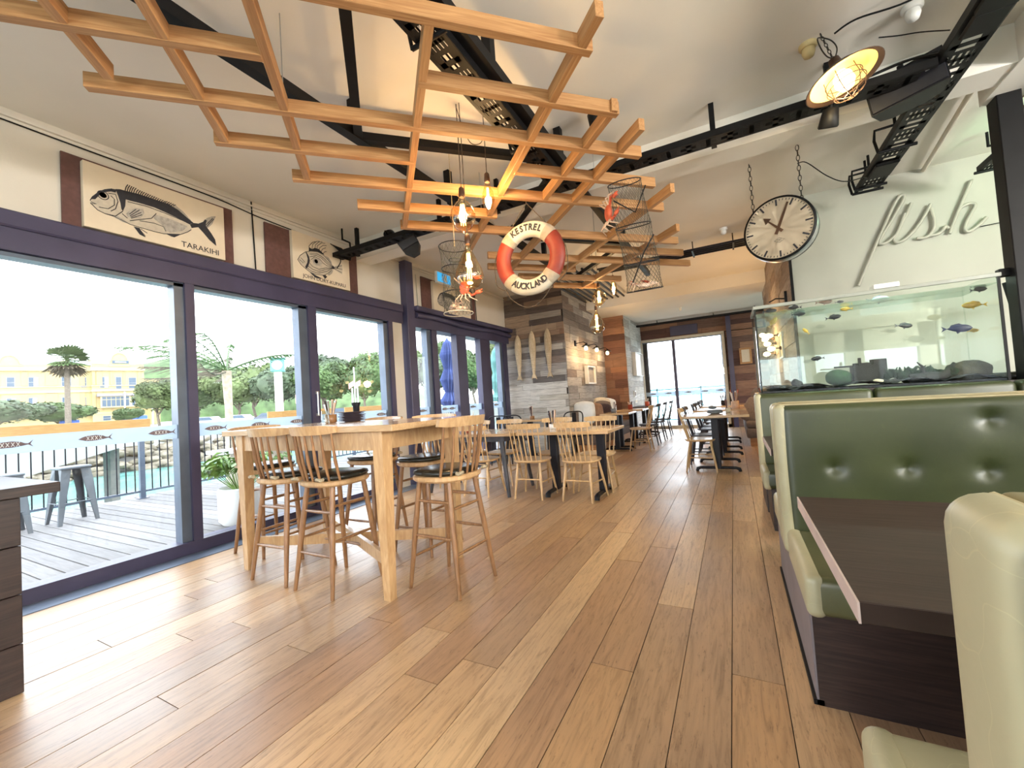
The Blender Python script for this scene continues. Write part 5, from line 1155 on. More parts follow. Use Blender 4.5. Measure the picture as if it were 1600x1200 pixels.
for i,(y0,y1,lab) in enumerate(((1.005,1.85,'dark walnut booth table between the two nearest booth seats'),(3.12,3.90,'dark booth table, only its pale edge showing between the second and third booth'))):
    t=thing('booth_table',lab,'table',(.175,y0,0))
    B(0.003,2.6,.002,y1-y0,.715,.757,b=.002).build('table_top',M['walnut'],t)
    B(0,.004,0,y1-y0,.716,.756).build('edge_strip',M['edge'],t)
    for xx in (.75,2.1): MB().box(xx-.04,xx+.04,(y1-y0)/2-.04,(y1-y0)/2+.04,.03,.715).build('column',M['iron'],t); MB().box(xx-.25,xx+.25,(y1-y0)/2-.035,(y1-y0)/2+.035,0,.04).build('foot',M['iron'],t)
# dents around the buttons
# ================================================================ aquarium
TX0,TX1,TY0,TY1,TZ0,TZ1=.225,1.83,4.50,5.08,1.085,1.895
tag(B(TX0-.03,1.875,TY0-.02,TY1+.1,0,TZ0-.004).build('tank_cabinet',M['walnut_side']),'dark cabinet under the aquarium behind the third booth back','cabinet')
t=thing('aquarium','long glass fish tank on the cabinet behind the booths','aquarium',(TX0,TY0,TZ0)); W=TX1-TX0; D_=TY1-TY0; H_=TZ1-TZ0
M['tank_glass']=glass('aquarium_glass',(.93,.975,.95),1.52,-.01)
M['tank_front']=glass('thin_aquarium_glass',(.95,.98,.96),1.40,-.020); M['tank_back']=glass('aquarium_back_glass',(.93,.975,.95),1.52,.03)
B(0,W,0,.01,.0,H_).build('front_pane',M['tank_front'],t); B(0,W,D_-.01,D_,0,H_).build('back_pane',M['tank_back'],t)
B(0,.01,.01,D_-.01,0,H_).build('end_pane',M['tank_glass'],t); B(W-.01,W,.01,D_-.01,0,H_).build('end_pane',M['tank_glass'],t)
B(-.002,.012,.011,.022,0,H_+.01).build('corner_seal',M['black'],t); B(-.002,.012,D_-.02,D_+.001,0,H_).build('corner_seal',M['black'],t); B(W-.014,W+.002,-.001,.012,0,H_).build('corner_seal',M['black'],t)
rim=mat('grey_tank_rim',(.30,.32,.28),.35)
B(-.01,W+.01,-.006,.02,H_-.03,H_,b=.003).build('top_rim',rim,t); B(-.01,W+.01,D_-.02,D_+.01,H_-.03,H_).build('top_rim',rim,t); B(-.01,.02,0,D_,H_-.02,H_).build('top_rim',rim,t)
M['water_top']=glass('tank_water_surface',(.86,.95,.90),1.33,.05,.05)
B(.012,W-.012,.012,D_-.012,H_-.075,H_-.07).build('water_surface',M['water_top'],t)
lid=B(.865,1.03,-.02,.10,H_,H_+.04,b=.004).build('light_bar',M['white'],t)
light('green_led_light','POINT',(2.6,5.5,3.0),2,(.40,1,.5),.05)
light('tank_lamp_light','AREA',(TX0+.9,TY0+.3,TZ1+.03),3,(.80,1,.86),1.3,(0,0,0),.12)
gr=MB(); R=random.Random(5)
vs=[];F=[];nx,ny=60,10
for i in range(nx+1):
    for j in range(ny+1): vs.append((.012+(W-.024)*i/nx,.012+(D_-.024)*j/ny,.035+.018*math.sin(i*.5)+.012*R.random()))
for i in range(nx):
    for j in range(ny): F.append((i*(ny+1)+j,(i+1)*(ny+1)+j,(i+1)*(ny+1)+j+1,i*(ny+1)+j+1))
gr.add(vs,F,True); gr.box(.012,W-.012,.012,D_-.012,.0,.015); gr.build('gravel_bed',mat('dark_gravel',(.03,.03,.045),.5,var=.6,scale=60,bmp=.6),t,kind='stuff')
rock=mat('dark_tank_stone',(.014,.014,.016),.6,var=.5,scale=20,bmp=.6); moss=mat('green_coral',(.03,.08,.035),.6,var=.7,scale=60,bmp=.8); brown=mat('brown_tank_rock',(.055,.047,.030),.7,var=.5,scale=25,bmp=.8); grk=mat('green_tank_moss',(.012,.03,.014),.8,var=.6,scale=30,bmp=.8)
def tk(name,g,m,lab,cat): tag(g.build(name,m,loc=(0,0,0)),lab,cat)
y=4.75
tk('coral_ball',MB().ico((.85,y,1.185),.085,.06,4,(1.2,1,.85)),moss,'round speckled green coral ball in the aquarium','coral')
tk('sunken_ruin',MB().box(.95,1.10,y-.06,y+.08,1.12,1.28).box(.99,1.01,y-.05,y-.03,1.28,1.345).box(.96,1.08,y-.03,y+.02,1.28,1.30).box(1.10,1.19,y-.02,y+.1,1.12,1.325).box(.82,1.0,y-.03,y-.01,1.27,1.285),rock,'dark ruined tower ornament in the middle of the aquarium','ornament')
g=MB()
for k in range(16): g.ico((1.20+.024*k+R.uniform(-.02,.02),y+R.uniform(-.08,.08),1.14+R.uniform(0,.05)),R.uniform(.025,.05),.3,k,(1,1,1),sub=1)
for k in range(12):
    x=1.2+.022*k; g.path([(x,y-.05,1.15),(x+R.uniform(-.03,.03),y-.06,1.2),(x+R.uniform(-.04,.04),y-.05,1.24)],[.008,.012,.003],5)
tk('mossy_rocks',g,grk,'heap of dark mossy stones and plants right of the sunken ruin','rocks')
tk('driftwood_branch',MB().path(smooth([(1.30,y-.1,1.14),(1.40,y-.1,1.14),(1.50,y-.08,1.14),(1.57,y-.06,1.19),(1.60,y-.05,1.245)]),[.03,.035,.035,.035,.035,.04,.045,.045,.045,.045,.045,.045,.04,.04,.035,.035,.03,.03,.025,.025,.025,.02,.015,.012,.01],8).path([(1.40,y-.1,1.15),(1.39,y-.1,1.23),(1.36,y-.1,1.27)],[.02,.012,.004],6),rock,'dark curved driftwood in the aquarium','driftwood')
tk('brown_rock',MB().ico((1.69,y-.02,1.155),.115,.16,9,(1.15,.9,.85)),brown,'big jagged brown rock at the right end of the aquarium','rock')
tk('dark_stones',MB().ico((.42,y,1.12),.06,.3,1,(2,1,.5)).ico((.36,y-.1,1.12),.04,.3,2,(1.8,1,.6)).ico((.53,y,1.14),.05,.3,3,(1,1,1)).ico((.64,y-.1,1.12),.05,.3,8,(2,1,.5)),rock,'low dark stones at the left end of the aquarium','stones')
tk('shell_piece',MB().ico((1.10,y-.1,1.135),.03,.2,3,(1.3,1,.5),sub=1),M['canvas'],'small pale shell lying in front of the sunken ruin','shell')
FC={'dark':(.02,.02,.03),'gold':(.50,.30,.04),'grey':(.14,.15,.18),'pink':(.32,.22,.20),'navy':(.025,.03,.08),'tan':(.34,.24,.08)}
FM={k:mat(k+'_fish_skin',v,.4,var=.3,scale=40) for k,v in FC.items()}
def fish(label,loc,rz,L,c,tilt=0):
    t=thing('aquarium_fish',label,'fish',loc,rz); t.rotation_euler=(0,tilt,rz)
    g=MB(); prof=[]
    for k in range(11):
        s=k/10; prof.append((max(.0015,L*.17*math.sin(PI*s**.75)**.8),-L*.42+L*.8*s))
    g.lathe([(r,h) for r,h in prof],n=12,ax='x',sc=(.5,1)); g.build('body',FM[c],t)
    MB().prism([(L*.36,0),(L*.56,L*.13),(L*.50,0),(L*.56,-L*.13)],-.0015,.0015,'y').build('tail_fin',FM[c],t)
    MB().prism([(-L*.18,L*.12),(.0,L*.23),(L*.25,L*.16),(L*.3,L*.05)],-.001,.001,'y').build('dorsal_fin',FM[c],t)
    MB().prism([(-L*.1,-L*.12),(L*.05,-L*.24),(L*.1,-L*.12)],-.001,.001,'y').build('belly_fin',FM[c],t)
    for s in (-1,1): MB().ico((-L*.33,s*L*.05,L*.03),L*.015,0,1,sub=1).build('eye',M['ink'],t)
FISH=[('dark fish nearest the left end of the tank, upper row',0,.12,'dark',PI),('olive yellow fish second from the left in the upper row',1,.09,'tan',PI),('dark fish crossing in front of the wall corner, higher one',2,.11,'dark',0),('dark fish just below the one at the wall corner',3,.12,'dark',PI),('golden brown fish swimming down at the left end of the tank',4,.12,'tan',PI),('tiny golden fish diving left of the middle of the tank',5,.08,'gold',0),('pinkish grey fish under the rim left of the light bar',6,.13,'pink',PI),('small grey fish under the rim nearest the orange fish',7,.07,'grey',PI),('grey and black long finned fish below the pink one',8,.12,'dark',PI),('orange fish left of the light bar',9,.10,'gold',0),('large blue grey fish right under the light bar',10,.17,'grey',PI),('small black fish in the centre of the tank',11,.13,'dark',PI),('long navy fish right of the centre of the tank',12,.18,'navy',PI),('small black fish top right in the tank',13,.11,'dark',PI),('orange fish at the upper right of the tank',14,.15,'gold',0),('round tan fish at the right above the brown rock',15,.08,'tan',PI),('thin dark fish low at the left of the tank',16,.11,'dark',0),('tiny dark fish against the left end glass',17,.04,'dark',0)]
for lab,i,L,c,rz in FISH:
    P=FP[i]; fish(lab,(max(P[0],.32),4.62+.05*(i%6),P[2]-.01*(i%2)),rz+.15*math.sin(i*3),L,c,(.9 if i in (4,5) else .1*math.sin(i)))
t=thing('filter_tube','thick black ribbed filter tube leaning beyond the right end of the tank','pipe',(2.0,4.75,1.3))
MB().path([(.07,0,-.05),(.03,0,.2),(-.03,0,.55)],[.035,.04,.03],12).build('tube_body',M['black'],t)
for k in range(12): MB().path([(.07-.006*k+.037*math.cos(a),.037*math.sin(a),-.03+.02*k) for a in [i*PI/6 for i in range(12)]],.005,4,closed=True).build('rib',M['iron'],t)
cable('tank_cable',[(1.97,4.6,1.86),(1.99,4.6,1.70),(2.03,4.6,1.66),(2.12,4.6,1.68),(2.2,4.6,1.7)],.006,M['black'],'black cable looping behind the filter tube')
cable('tank_cable',[(2.10,4.62,1.9),(2.09,4.62,1.6),(2.06,4.62,1.45),(2.08,4.62,1.3),(2.05,4.62,1.1)],.006,M['black'],'wavy black cable hanging at the right edge beyond the tank')
cable('tank_cable',[(1.955,4.6,1.86),(1.945,4.6,1.5),(1.965,4.6,1.3),(1.955,4.6,1.1)],.008,M['black'],'black cable hanging straight down the right end of the tank')
tag(B(TX1+.0,3.2,4.5,4.56,1.86,1.92,b=.004).build('shelf_rail',M['black']),'black rail continuing right from the tank rim','rail')
g=MB()
for i in range(14):
    for j in range(9): g.ico((2.14+.045*j,4.72,2.1+.09*i),.018,0,1,sub=1)
tag(g.build('beaded_screen',mat('copper_beads',(.10,.045,.02),.35,metal=.6,var=.6,scale=30),kind='stuff'),'dark glittering copper bead screen at the right edge of the picture','screen')
tag(MB().path(smooth([(1.5,4.9,1.10),(1.95,4.62,1.11),(2.2,4.6,1.15),(2.6,4.6,1.14)]),.035,8).build('dark_cloth_roll',M['cushion_black']),'rolled black cloth on the ledge right of the aquarium','cloth')
# ================================================================ outside
M['deck']=palette('weathered_deck_boards',[S(120,118,118),S(108,106,106),S(128,126,125),S(114,112,111)],(1.0,14,1),streak=.35)
dk=struct('floor_deck',B(-9.15,-4.5,-6,20,-.35,-.085),M['gap'])
me_=B(-.5,.5,-.5,.5,-.5,.5).mesh('deck_board',M['deck']); y=.3
while y<13.5:
    inst('board',me_,dk,(-6.82,y,-.064+rnd.uniform(-.002,.002)),scale=(4.6,.134,.028)); y+=.146
B(-4.5,3,13.6,17.2,-.3,-.05).build('deck_end',M['deck'],dk)
M['sea']=mat('pale_green_sea',(.12,.30,.27),.12,var=.25,scale=.8,bmp=.6,coord='World',bscale=1.6)
struct('sea_water',B(-400,400,-300,500,-3.2,-2.5),M['sea'])
M['land']=mat('pale_asphalt_ground',(.38,.38,.36),.9,var=.1,scale=.3,coord='World')
struct('ground_far',MB().add([(-46,-60,-.2),(-42,120,-.2),(-300,300,3),(-300,-120,3),(-46,-60,-3.2),(-42,120,-3.2)],[(0,1,2,3),(4,5,1,0)]),M['land'])
# railing with balusters
t=thing('deck_railing','dark metal balustrade along the outer edge of the deck','railing',(-8.8,0,-.05))
for y in (-1.0,1.13,3.30,5.5,7.7,9.9,12.1): MB().box(-.03,.03,y-.035,y+.035,0,1.12).box(-.06,.06,y-.07,y+.07,0,.012).build('post',M['frame_grey'],t)
B(-.015,.015,-1,12.1,.10,.135).build('bottom_rail',M['frame_grey'],t); B(-.02,.02,-1,12.1,1.03,1.07).build('top_rail',M['frame_grey'],t)
bm=B(-.007,.007,-.007,.007,.13,1.04).mesh('baluster_mesh',M['iron']); y=.1
while y<12.0:
    if not any(abs(y-q)<.06 for q in (1.13,3.30,5.5,7.7,9.9)): inst('baluster',bm,t,(0,y,0))
    y+=.115
M['amber']=wood('amber_stained_timber',(.33,.17,.045),(.46,.27,.09),.5,grain=(30,3,30),bmp=.1,tint=.1)
for y0,y1,lab in ((-1.2,3.42,'long amber timber leaning board fixed on the deck railing at left'),(5.45,7.1,'middle amber timber board on the deck railing'),(7.45,8.8,'short amber timber board on the deck railing behind the plates'),):
    t=thing('leaning_board',lab,'board',(-8.78,(y0+y1)/2,1.1)); h=(y1-y0)/2
    B(-.02,.02,-h,min(h,-h+2.35),0.02,.165,b=.003).build('timber',M['amber'],t)
    if h*2>2.4: B(-.02,.02,-h+2.355,h,.02,.165,b=.003).build('timber',M['amber'],t)
    B(-.2,.05,-h,h,-.01,.018).build('shelf',M['amber'],t)
def tolix(label,x,y,rz):
    t=thing('metal_stool',label,'stool',(x,y,-.05),rz)
    MB().rbox(-.155,.155,-.155,.155,.70,.735,.015,3).build('seat',M['galv'],t)
    for sx in (-1,1):
        for sy in (-1,1):
            g=MB(); a,b=sx*.14,sy*.14; c_,d_=sx*.20,sy*.20
            vs=[(a-sx*.09,b,.70),(a,b,.70),(a,b-sy*.09,.70),(a-sx*.07,b-sy*.0-.001*sy,.55),(a+sx*.02,b+sy*.02,.55),(a+sx*.0,b-sy*.07,.55),(c_-sx*.035,d_,0),(c_,d_,0),(c_,d_-sy*.035,0)]
            F=[(0,1,4,3),(1,2,5,4),(3,4,7,6),(4,5,8,7)]; g.add(vs,F); g.add([(v[0]-sx*.006,v[1]-sy*.006,v[2]) for v in vs],[f[::-1] for f in F]); g.build('leg',M['galv'],t)
    for p,q in (((-.17,-.17),(.17,-.17)),((.17,-.17),(.17,.17)),((.17,.17),(-.17,.17)),((-.17,.17),(-.17,-.17))): MB().tube((*p,.27),(*q,.27),.007,n=6).build('brace',M['galv'],t)
    return t
T0=tolix('grey metal stool on the deck, the one fully seen beyond the counter',-7.87,2.2,.05)
dup(T0,(-7.84,1.60,-.05),-.05,'grey metal stool on the deck half hidden behind the dark counter')
# planter
t=thing('planter','white round planter with a leafy green plant just outside the glass','plant',(-5.25,2.90,-.05))
MB().lathe([(.19,0),(.23,.05),(.235,.40),(.215,.42),(.2,.36),(.001,.35)],n=28).build('pot',M['white'],t)
M['leaf']=mat('fresh_green_leaf',(.13,.24,.035),.5,var=.45,scale=9)
R=random.Random(21)
for k in range(34):
    a=R.uniform(0,6.28); L=R.uniform(.35,.62); out=R.uniform(.12,.55); g=MB()
    st=Vector((.04*math.cos(a),.04*math.sin(a),.36)); tip=Vector((out*math.cos(a),out*math.sin(a),.36+L*(1-out*.7)))
    mid=(st+tip)/2+Vector((0,0,.06)); g.path([st,mid,tip],[.006,.004,.003],4)
    d_=Vector((math.cos(a),math.sin(a),-.25)); w=Vector((-math.sin(a),math.cos(a),0))
    for q in range(5):
        b=tip-(tip-mid)*q*.2; for_s=.16-.02*q
        for sgn in (-1,1):
            e=b+d_*.05+w*sgn*for_s*.75+Vector((0,0,-.03)); c1=b+d_*.045+w*sgn*.05+Vector((0,0,.02)); c2=b-d_*.02+w*sgn*.05
            g.add([b,c1,e,c2],[(0,1,2,3)])
    e=tip+d_*.14; g.add([tip,tip+d_*.06+w*.035,e,tip+d_*.06-w*.035],[(0,1,2,3)])
    g.build('leaf_frond',M['leaf'],t)
t=thing('outdoor_bench','pale concrete and timber bench on the deck behind the planter','bench',(-7.4,4.45,-.05))
B(-.25,.25,-.75,.75,.66,.72,b=.006).build('top_slab',M['fabric_white'],t)
for s in (-1,1): MB().prism([(s*.35-.12,.66),(s*.35+.12,.66),(s*.35+.2,0),(s*.35-.2,0)],-.05,.05,'x').build('leg',M['fabric_cream'],t)
def umbrella(label,x,y,z0,z1,m,w):
    t=thing('closed_umbrella',label,'umbrella',(x,y,-.05)); g=MB()
    n=14; prof=[(.02,z1),(.07*w,z1-.1),(.15*w,z1-.45),(.10*w,z1-.75),(.09*w,z1-.85),(.17*w,z1-1.15),(.09*w,z1-1.5),(.14*w,z1-1.62),(.2*w,z0+.15),(.12*w,z0)]
    vs=[];F=[]
    for r,z in prof:
        for k in range(n*2):
            a=PI*k/n; q=r*(1.15 if k%2 else .72); vs.append((q*math.cos(a+z*.3),q*math.sin(a+z*.3),z))
    for i in range(len(prof)-1):
        for k in range(n*2): F.append((i*n*2+k,i*n*2+(k+1)%(n*2),(i+1)*n*2+(k+1)%(n*2),(i+1)*n*2+k))
    g.add(vs,F); g.build('folded_canopy',m,t); MB().tube((0,0,0),(0,0,z1+.05),.022).build('pole',M['frame_grey'],t)
umbrella('closed navy blue umbrella on the deck behind the second glazing',-7.0,9.55,1.15,3.05,mat('navy_umbrella_cloth',(.07,.10,.26),.8,var=.3,scale=4),1.35)
umbrella('closed pale teal umbrella on the deck near the boarded pier',-7.0,12.2,1.2,3.0,mat('teal_umbrella_cloth',(.20,.42,.40),.8,var=.2,scale=4),1.1)
# sea end deck railing
M['teal']=mat('teal_painted_rail',(.10,.32,.36),.5)
t=thing('end_railing','teal painted balustrade beyond the far window in front of the sea','railing',(-1.2,17.0,-.1))
B(-3.2,4,-.03,.03,1.25,1.31).build('top_rail',M['teal'],t); B(-3.2,4,-.02,.02,1.02,1.05).build('middle_rail',M['teal'],t); B(-3.2,4,-.02,.02,.10,.14).build('bottom_rail',M['teal'],t)
for k in range(5): B(-3+1.55*k,-2.94+1.55*k,-.03,.03,0,1.35).build('post',M['teal'],t)
bm=B(-.008,.008,-.008,.008,.12,1.03).mesh('baluster_mesh',M['teal'])
for k in range(46): inst('baluster',bm,t,(-3.1+.14*k,0,0))
tag(B(-.27,-.10,15.9,16.05,-.1,3.2).build('outdoor_column',M['frame_grey']),'slim grey column standing outside the far window','column')
# concrete ramp and sea wall
t=thing('concrete_ramp','pale concrete wharf ramp crossing behind the metal stools','ramp',(-20,4,0))
MB().prism([(-4,1.0),(2.3,.62),(2.9,.60),(2.9,.45),(2.4,.44),(.7,.0),(-1.0,-.5),(-4,-1.0)],-1.5,1.5,'x').build('deck_beam',mat('pale_concrete',(.34,.34,.33),.8,var=.1,scale=2),t)
B(-.3,.3,2.5,2.75,-2.6,.45).build('pier',mat('dark_concrete_pier',(.14,.13,.12),.9),t)
rk=mat('sea_wall_stone',(.17,.145,.105),.9,var=.5,scale=1.5,bmp=.6,coord='World'); g=MB(); R=random.Random(2)
rmesh=[MB().ico((0,0,0),.5,.25,k,(1,1,.62),sub=1).mesh('stone_mesh',rk) for k in range(3)]
sw=thing('sea_wall','rubble stone sea wall on the far side of the water','sea wall',(-45,20,-2.6))
for k in range(250):
    yy=R.uniform(-12,14); zz=R.uniform(0,1); inst('stone',rmesh[k%3],sw,(2.6-zz*2.8+.0*yy,yy,zz*2.5),rot=(R.uniform(-.3,.3),R.uniform(-.3,.3),R.uniform(0,6)),scale=(R.uniform(.9,1.7),R.uniform(.9,1.7),R.uniform(.7,1.1)))
B(-1.2,.6,-14,60,1.2,2.45).build('wall_core',rk,sw)
# foliage
def leaf_mat(name,c): return mat(name,c,.7,var=.55,scale=.35,coord='World')
LM=[leaf_mat('mid_green_foliage',(.062,.105,.030)),leaf_mat('olive_foliage',(.085,.115,.036)),leaf_mat('grey_green_foliage',(.070,.100,.052))]
def crown_mesh(seed,n,m,ls=.30):
    R=random.Random(seed); g=MB(); blobs=[(Vector((R.uniform(-.6,.6),R.uniform(-.6,.6),R.uniform(-.25,.45))),R.uniform(.35,.55)) for _ in range(9)]+[(Vector((0,0,0)),.75)]
    vs=[];F=[]
    for _ in range(n):
        c,r=R.choice(blobs); d=Vector((R.gauss(0,1),R.gauss(0,1),R.gauss(0,1)+.2)).normalized(); p=c+d*r*R.uniform(.82,1.05); p.z*=.8
        nn=(d+Vector((R.gauss(0,.5),R.gauss(0,.5),R.gauss(0,.5)))).normalized(); a=nn.orthogonal().normalized(); b=nn.cross(a); s=ls*.2*R.uniform(.6,1.4); i=len(vs)
        vs+=[p-a*s,p-b*s*.7,p+a*s,p+b*s*.7]; F.append((i,i+1,i+2,i+3))
    g.add(vs,F)
    for c,r in blobs: g.ico((c.x,c.y,c.z*.8),r*.86,.12,seed,(1,1,.8),sub=1)
    return g.mesh('foliage_mesh',m)
CM=[crown_mesh(s,5200,LM[s%3]) for s in range(4)]
tm=mat('grey_bark',(.16,.13,.10),.9,var=.3)
def tree(label,x,y,zg,h,w,k,grp='trees along the shore'):
    t=thing('leafy_tree',label,'tree',(x,y,zg),R.uniform(0,6),grp)
    inst('foliage',CM[k%4],t,(0,0,h*.58),scale=(w,w,h*.52),kind='stuff')
    g=MB().path([(0,0,-.5),(.1*w,0,h*.2),(0,.05*w,h*.5)],[.05*w,.04*w,.02*w],7)
    for q in range(4): a=q*1.6; g.path([(.05*w,0,h*.2),(.35*w*math.cos(a),.35*w*math.sin(a),h*.5)],[.03*w,.01*w],5)
    g.build('trunk',tm,t)
TR=[(-80,37.5,8,4.6),(-73.5,40.5,8.5,4.6),(-66.5,43.5,9,4.8),(-60,47,9,4.6),(-54.5,50.5,8.5,4.3),(-49.5,54,10.5,4.4),(-44.5,57,10,4.4),(-39,60.5,9.5,4.5),(-33.5,64,9,4.4),(-28,68,8.5,4.4),(-22,71,7.5,4.4)]
for i,(x,y,h,w) in enumerate(TR): tree(ORD[i]+' tree from the left in the row of round green trees beyond the harbour road',x,y,.8,h,w,i)
BK=[(-84,50,12,6),(-72,56,13,6.5),(-61,62,13,6.5),(-50,69,14,6.5),(-40,76,13,6.5),(-29,82,12,6)]
for i,(x,y,h,w) in enumerate(BK): tree(ORD[i]+' from the left of the tall trees standing behind the green row',x,y,.8,h,w,i+1,'tall trees behind the row')
tree('leafy tree in front of the right end of the yellow hotel',-78.5,31.8,1,7.2,4.2,1,'garden trees'); 
tree('nearer low spreading bush at the far left before the hotel',-88,17.5,1,5.2,5.0,2,'bushes before the hotel left end'); tree('low spreading bush next to the fan palm before the hotel',-93.5,25,1,4.8,4.6,0,'bushes before the hotel left end')
tree('small dark bush before the hotel between palm and bay window',-96,34.5,1.2,3.2,2.2,3,'hotel shrub')
hl=struct('hills',MB().ico((-215,105,-4),34,.10,3,(1.5,1.3,.95),sub=8).ico((-170,150,-4),30,.1,5,(1.8,1.2,.6),sub=8),mat('wooded_hill',(.075,.12,.045),.95,var=.5,scale=.25,bmp=1,coord='World',bscale=.6))
# near palm, blown by the wind
t=thing('windblown_palm','feathery palm tree blown sideways beyond the deck','palm tree',(-13.3,7.0,-2.6))
MB().path([(.1,0,0),(.05,.05,2.5),(0,.1,4.0),(-.05,.1,5.2)],[.14,.11,.10,.13],10).build('trunk',mat('pale_palm_bark',(.42,.33,.24),.9,var=.3,scale=8,bmp=.6),t)
R=random.Random(9); PM=[mat('palm_frond_green',(.05,.10,.022),.6,var=.4,scale=5),mat('palm_frond_brown',(.10,.08,.05),.7,var=.4,scale=5)]
cr=Vector((-.05,.1,5.2)); wind=Vector((-.70,-.60,.05))
for k in range(16):
    a=k*2.4; d_=Vector((math.cos(a),math.sin(a),0))*.9+wind*R.uniform(.3,1.1)
    if k in (5,11): d_=Vector((.75,.75,0))
    d_=d_.normalized(); L=R.uniform(1.9,3.3); up=R.uniform(.5,1.15) if k%3 else R.uniform(-.5,.2); dr=R.uniform(.55,.95)
    pts=[cr+d_*L*s*(1-.12*s)+Vector((0,0,up*L*.9*s*(1-dr*s))) for s in [i/10 for i in range(11)]]
    g=MB().path(pts,[.022*(1-.8*i/10)+.003 for i in range(11)],4)
    sd=d_.cross(Vector((0,0,1))).normalized()
    for i in range(1,11):
        for q in range(2):
            f=(i-1+q/2)/10; p=pts[i-1].lerp(pts[i],q/2)
            for sg in (-1,1):
                ll=.5*math.sin(PI*(.12+.8*f))*R.uniform(.8,1.15); e=p+sd*sg*ll*.55+d_*ll*.75+wind*.2*ll+Vector((0,0,-.45*ll*R.uniform(.3,1.2))); w_=Vector((0,0,.018))+sd*.008
                g.add([p-w_,p+w_,e],[(0,1,2)])
    g.build('frond',PM[0 if k%3 else 1],t)
# fan palm
t=thing('fan_palm','tall fan palm standing before the yellow hotel','palm tree',(-84,23.3,.6))
MB().path([(0,0,0),(0,0,10.2)],[.36,.28],9).build('trunk',tm,t)
for k in range(46):
    a=k*2.4; el=R.uniform(-1.1,1.2); d_=Vector((math.cos(a)*math.cos(el),math.sin(a)*math.cos(el),math.sin(el))); c=Vector((0,0,10.4)); r=R.uniform(2.1,3.1)
    g=MB(); g.path([c,c+d_*r*.5],[.05,.03],4); b=c+d_*r*.45; s1=d_.cross(Vector((0,0,1))).normalized(); s2=s1.cross(d_)
    for j in range(9):
        u_a=-1.2+.3*j; v=(d_*math.cos(u_a)+s1*math.sin(u_a)).normalized(); e=b+v*r*.6+Vector((0,0,-.15)); w_=s1*math.cos(u_a)*.24-d_*math.sin(u_a)*.24
        g.add([b,b+v*r*.3+w_,e,b+v*r*.3-w_],[(0,1,2,3)])
    g.build('fan_leaf',LM[0] if el>-.35 else PM[1],t)
# yellow hotel
HA=HOT['A']; HU=Vector((HOT['u'][0],HOT['u'][1],0)); HN=Vector((HU.y,-HU.x,0))   # out of the facade, towards the camera
t=thing('yellow_hotel','two and a half storey cream yellow hotel with curved parapets across the water','building',(HA[0],HA[1],0),math.atan2(HU.y,HU.x))
hy=mat('cream_yellow_render',(.43,.35,.16),.8,var=.05,scale=.5); hp_=mat('pale_orange_trim',(.42,.29,.14),.8); hc=mat('pale_cornice',(.46,.39,.22),.8); hg=mat('dark_window_glass',(.05,.08,.12),.2); hw=mat('white_curtain',(.6,.62,.64),.8); hr=mat('pale_blue_roof',(.45,.62,.66),.6)
# local: x along the facade, -y towards the camera
def hb(name,x0,x1,y0,y1,z0,z1,m): return B(x0,x1,y0,y1,z0,z1).build(name,m,t)
hb('wall_block',-14,13.8,0,14,1,15.2,hy); hb('wall_block',13.8,23.2,-1.2,14,1,15.2,hy); hb('wall_block',23.2,26.5,1.5,14,1,12.6,hy)
hb('cornice',-14.3,13.8,-.5,.1,14.6,15.4,hc); hb('cornice',13.6,23.4,-1.7,-1.1,14.6,15.4,hc)
hb('string_course',-14.3,13.8,-.3,.1,9.6,10.1,hc); hb('string_course',13.7,23.3,-1.5,-1.1,9.6,10.1,hc); hb('string_course',-14.3,13.8,-.2,.1,10.9,11.1,hc); hb('string_course',13.7,23.3,-1.4,-1.1,10.9,11.1,hc); hb('string_course',-14.3,23.3,-1.35,.1,4.3,4.6,hc)
hb('parapet',-14,13.8,-.1,.4,15.4,16.1,hy); hb('parapet',13.8,23.2,-1.3,-.8,15.4,16.3,hy); hb('roof_slope',-12,12,1,12,15.4,17.2,hr)
for x,w,z,y_ in ((1.3,1.9,16.1,-.15),(18.7,1.9,17.1,-1.4),(9.3,.9,16.1,-.15)):
    MB().prism([(x-w,15.6)]+[(x-w,z)]+[(x-w*.75*math.cos(a),z+w*.95*math.sin(a)) for a in [i*PI/10 for i in range(11)]]+[(x+w,z),(x+w,15.6)],y_,y_+.4,'y').build('curved_gable',hy,t)
    MB().path([(x-w*.8*math.cos(a),y_-.05,z+w*.98*math.sin(a)) for a in [i*PI/10 for i in range(11)]],.14,5).build('gable_moulding',hc,t)
hb('name_plaque',17.4,20.4,-1.55,-1.4,16.4,17.1,hg); hb('plaque_band',17.9,19.9,-1.6,-1.54,16.6,16.85,hw)
for x,w_ in ((13.3,.5),(21.8,.8),(14.0,1.2)): hb('parapet_block',x,x+w_*1.6,-1.4,-.9,16.2,17.2,hc)
for x0,x1 in ((2.9,3.9),(6.5,8.3),(-.6,-.1),(13.9,14.4),(17.0,17.4),(19.3,19.6),(22.0,22.6),(11.9,12.7),(14.6,15.6)):
    yy=-1.35 if x0>13.7 else -.15; hb('pilaster',x0,x1,yy,yy+.2,11.2,14.4,hp_); hb('pilaster',x0,x1,yy,yy+.2,5.0,9.5,hp_)
for i,(x0,z0,x1,z1) in enumerate(HWIN):
    yy=-1.22 if x0>13.7 else -.02
    f=hb('window',x0-.12,x1+.12,yy-.06,yy+.1,z0-.1,z1+.1,mat('grey_sash',(.25,.24,.22),.6) if i==0 else bpy.data.materials['grey_sash'])
    for a,b in ((z0,(z0+z1)/2-.05),((z0+z1)/2+.05,z1)): B(x0,x1,yy-.09,yy-.05,a,b).build('pane',hg,f)
    if i in (1,4,8,7): B(x0+(x1-x0)*.55,x1-.05,yy-.11,yy-.085,z0,z1-.1).build('curtain',hw,f)
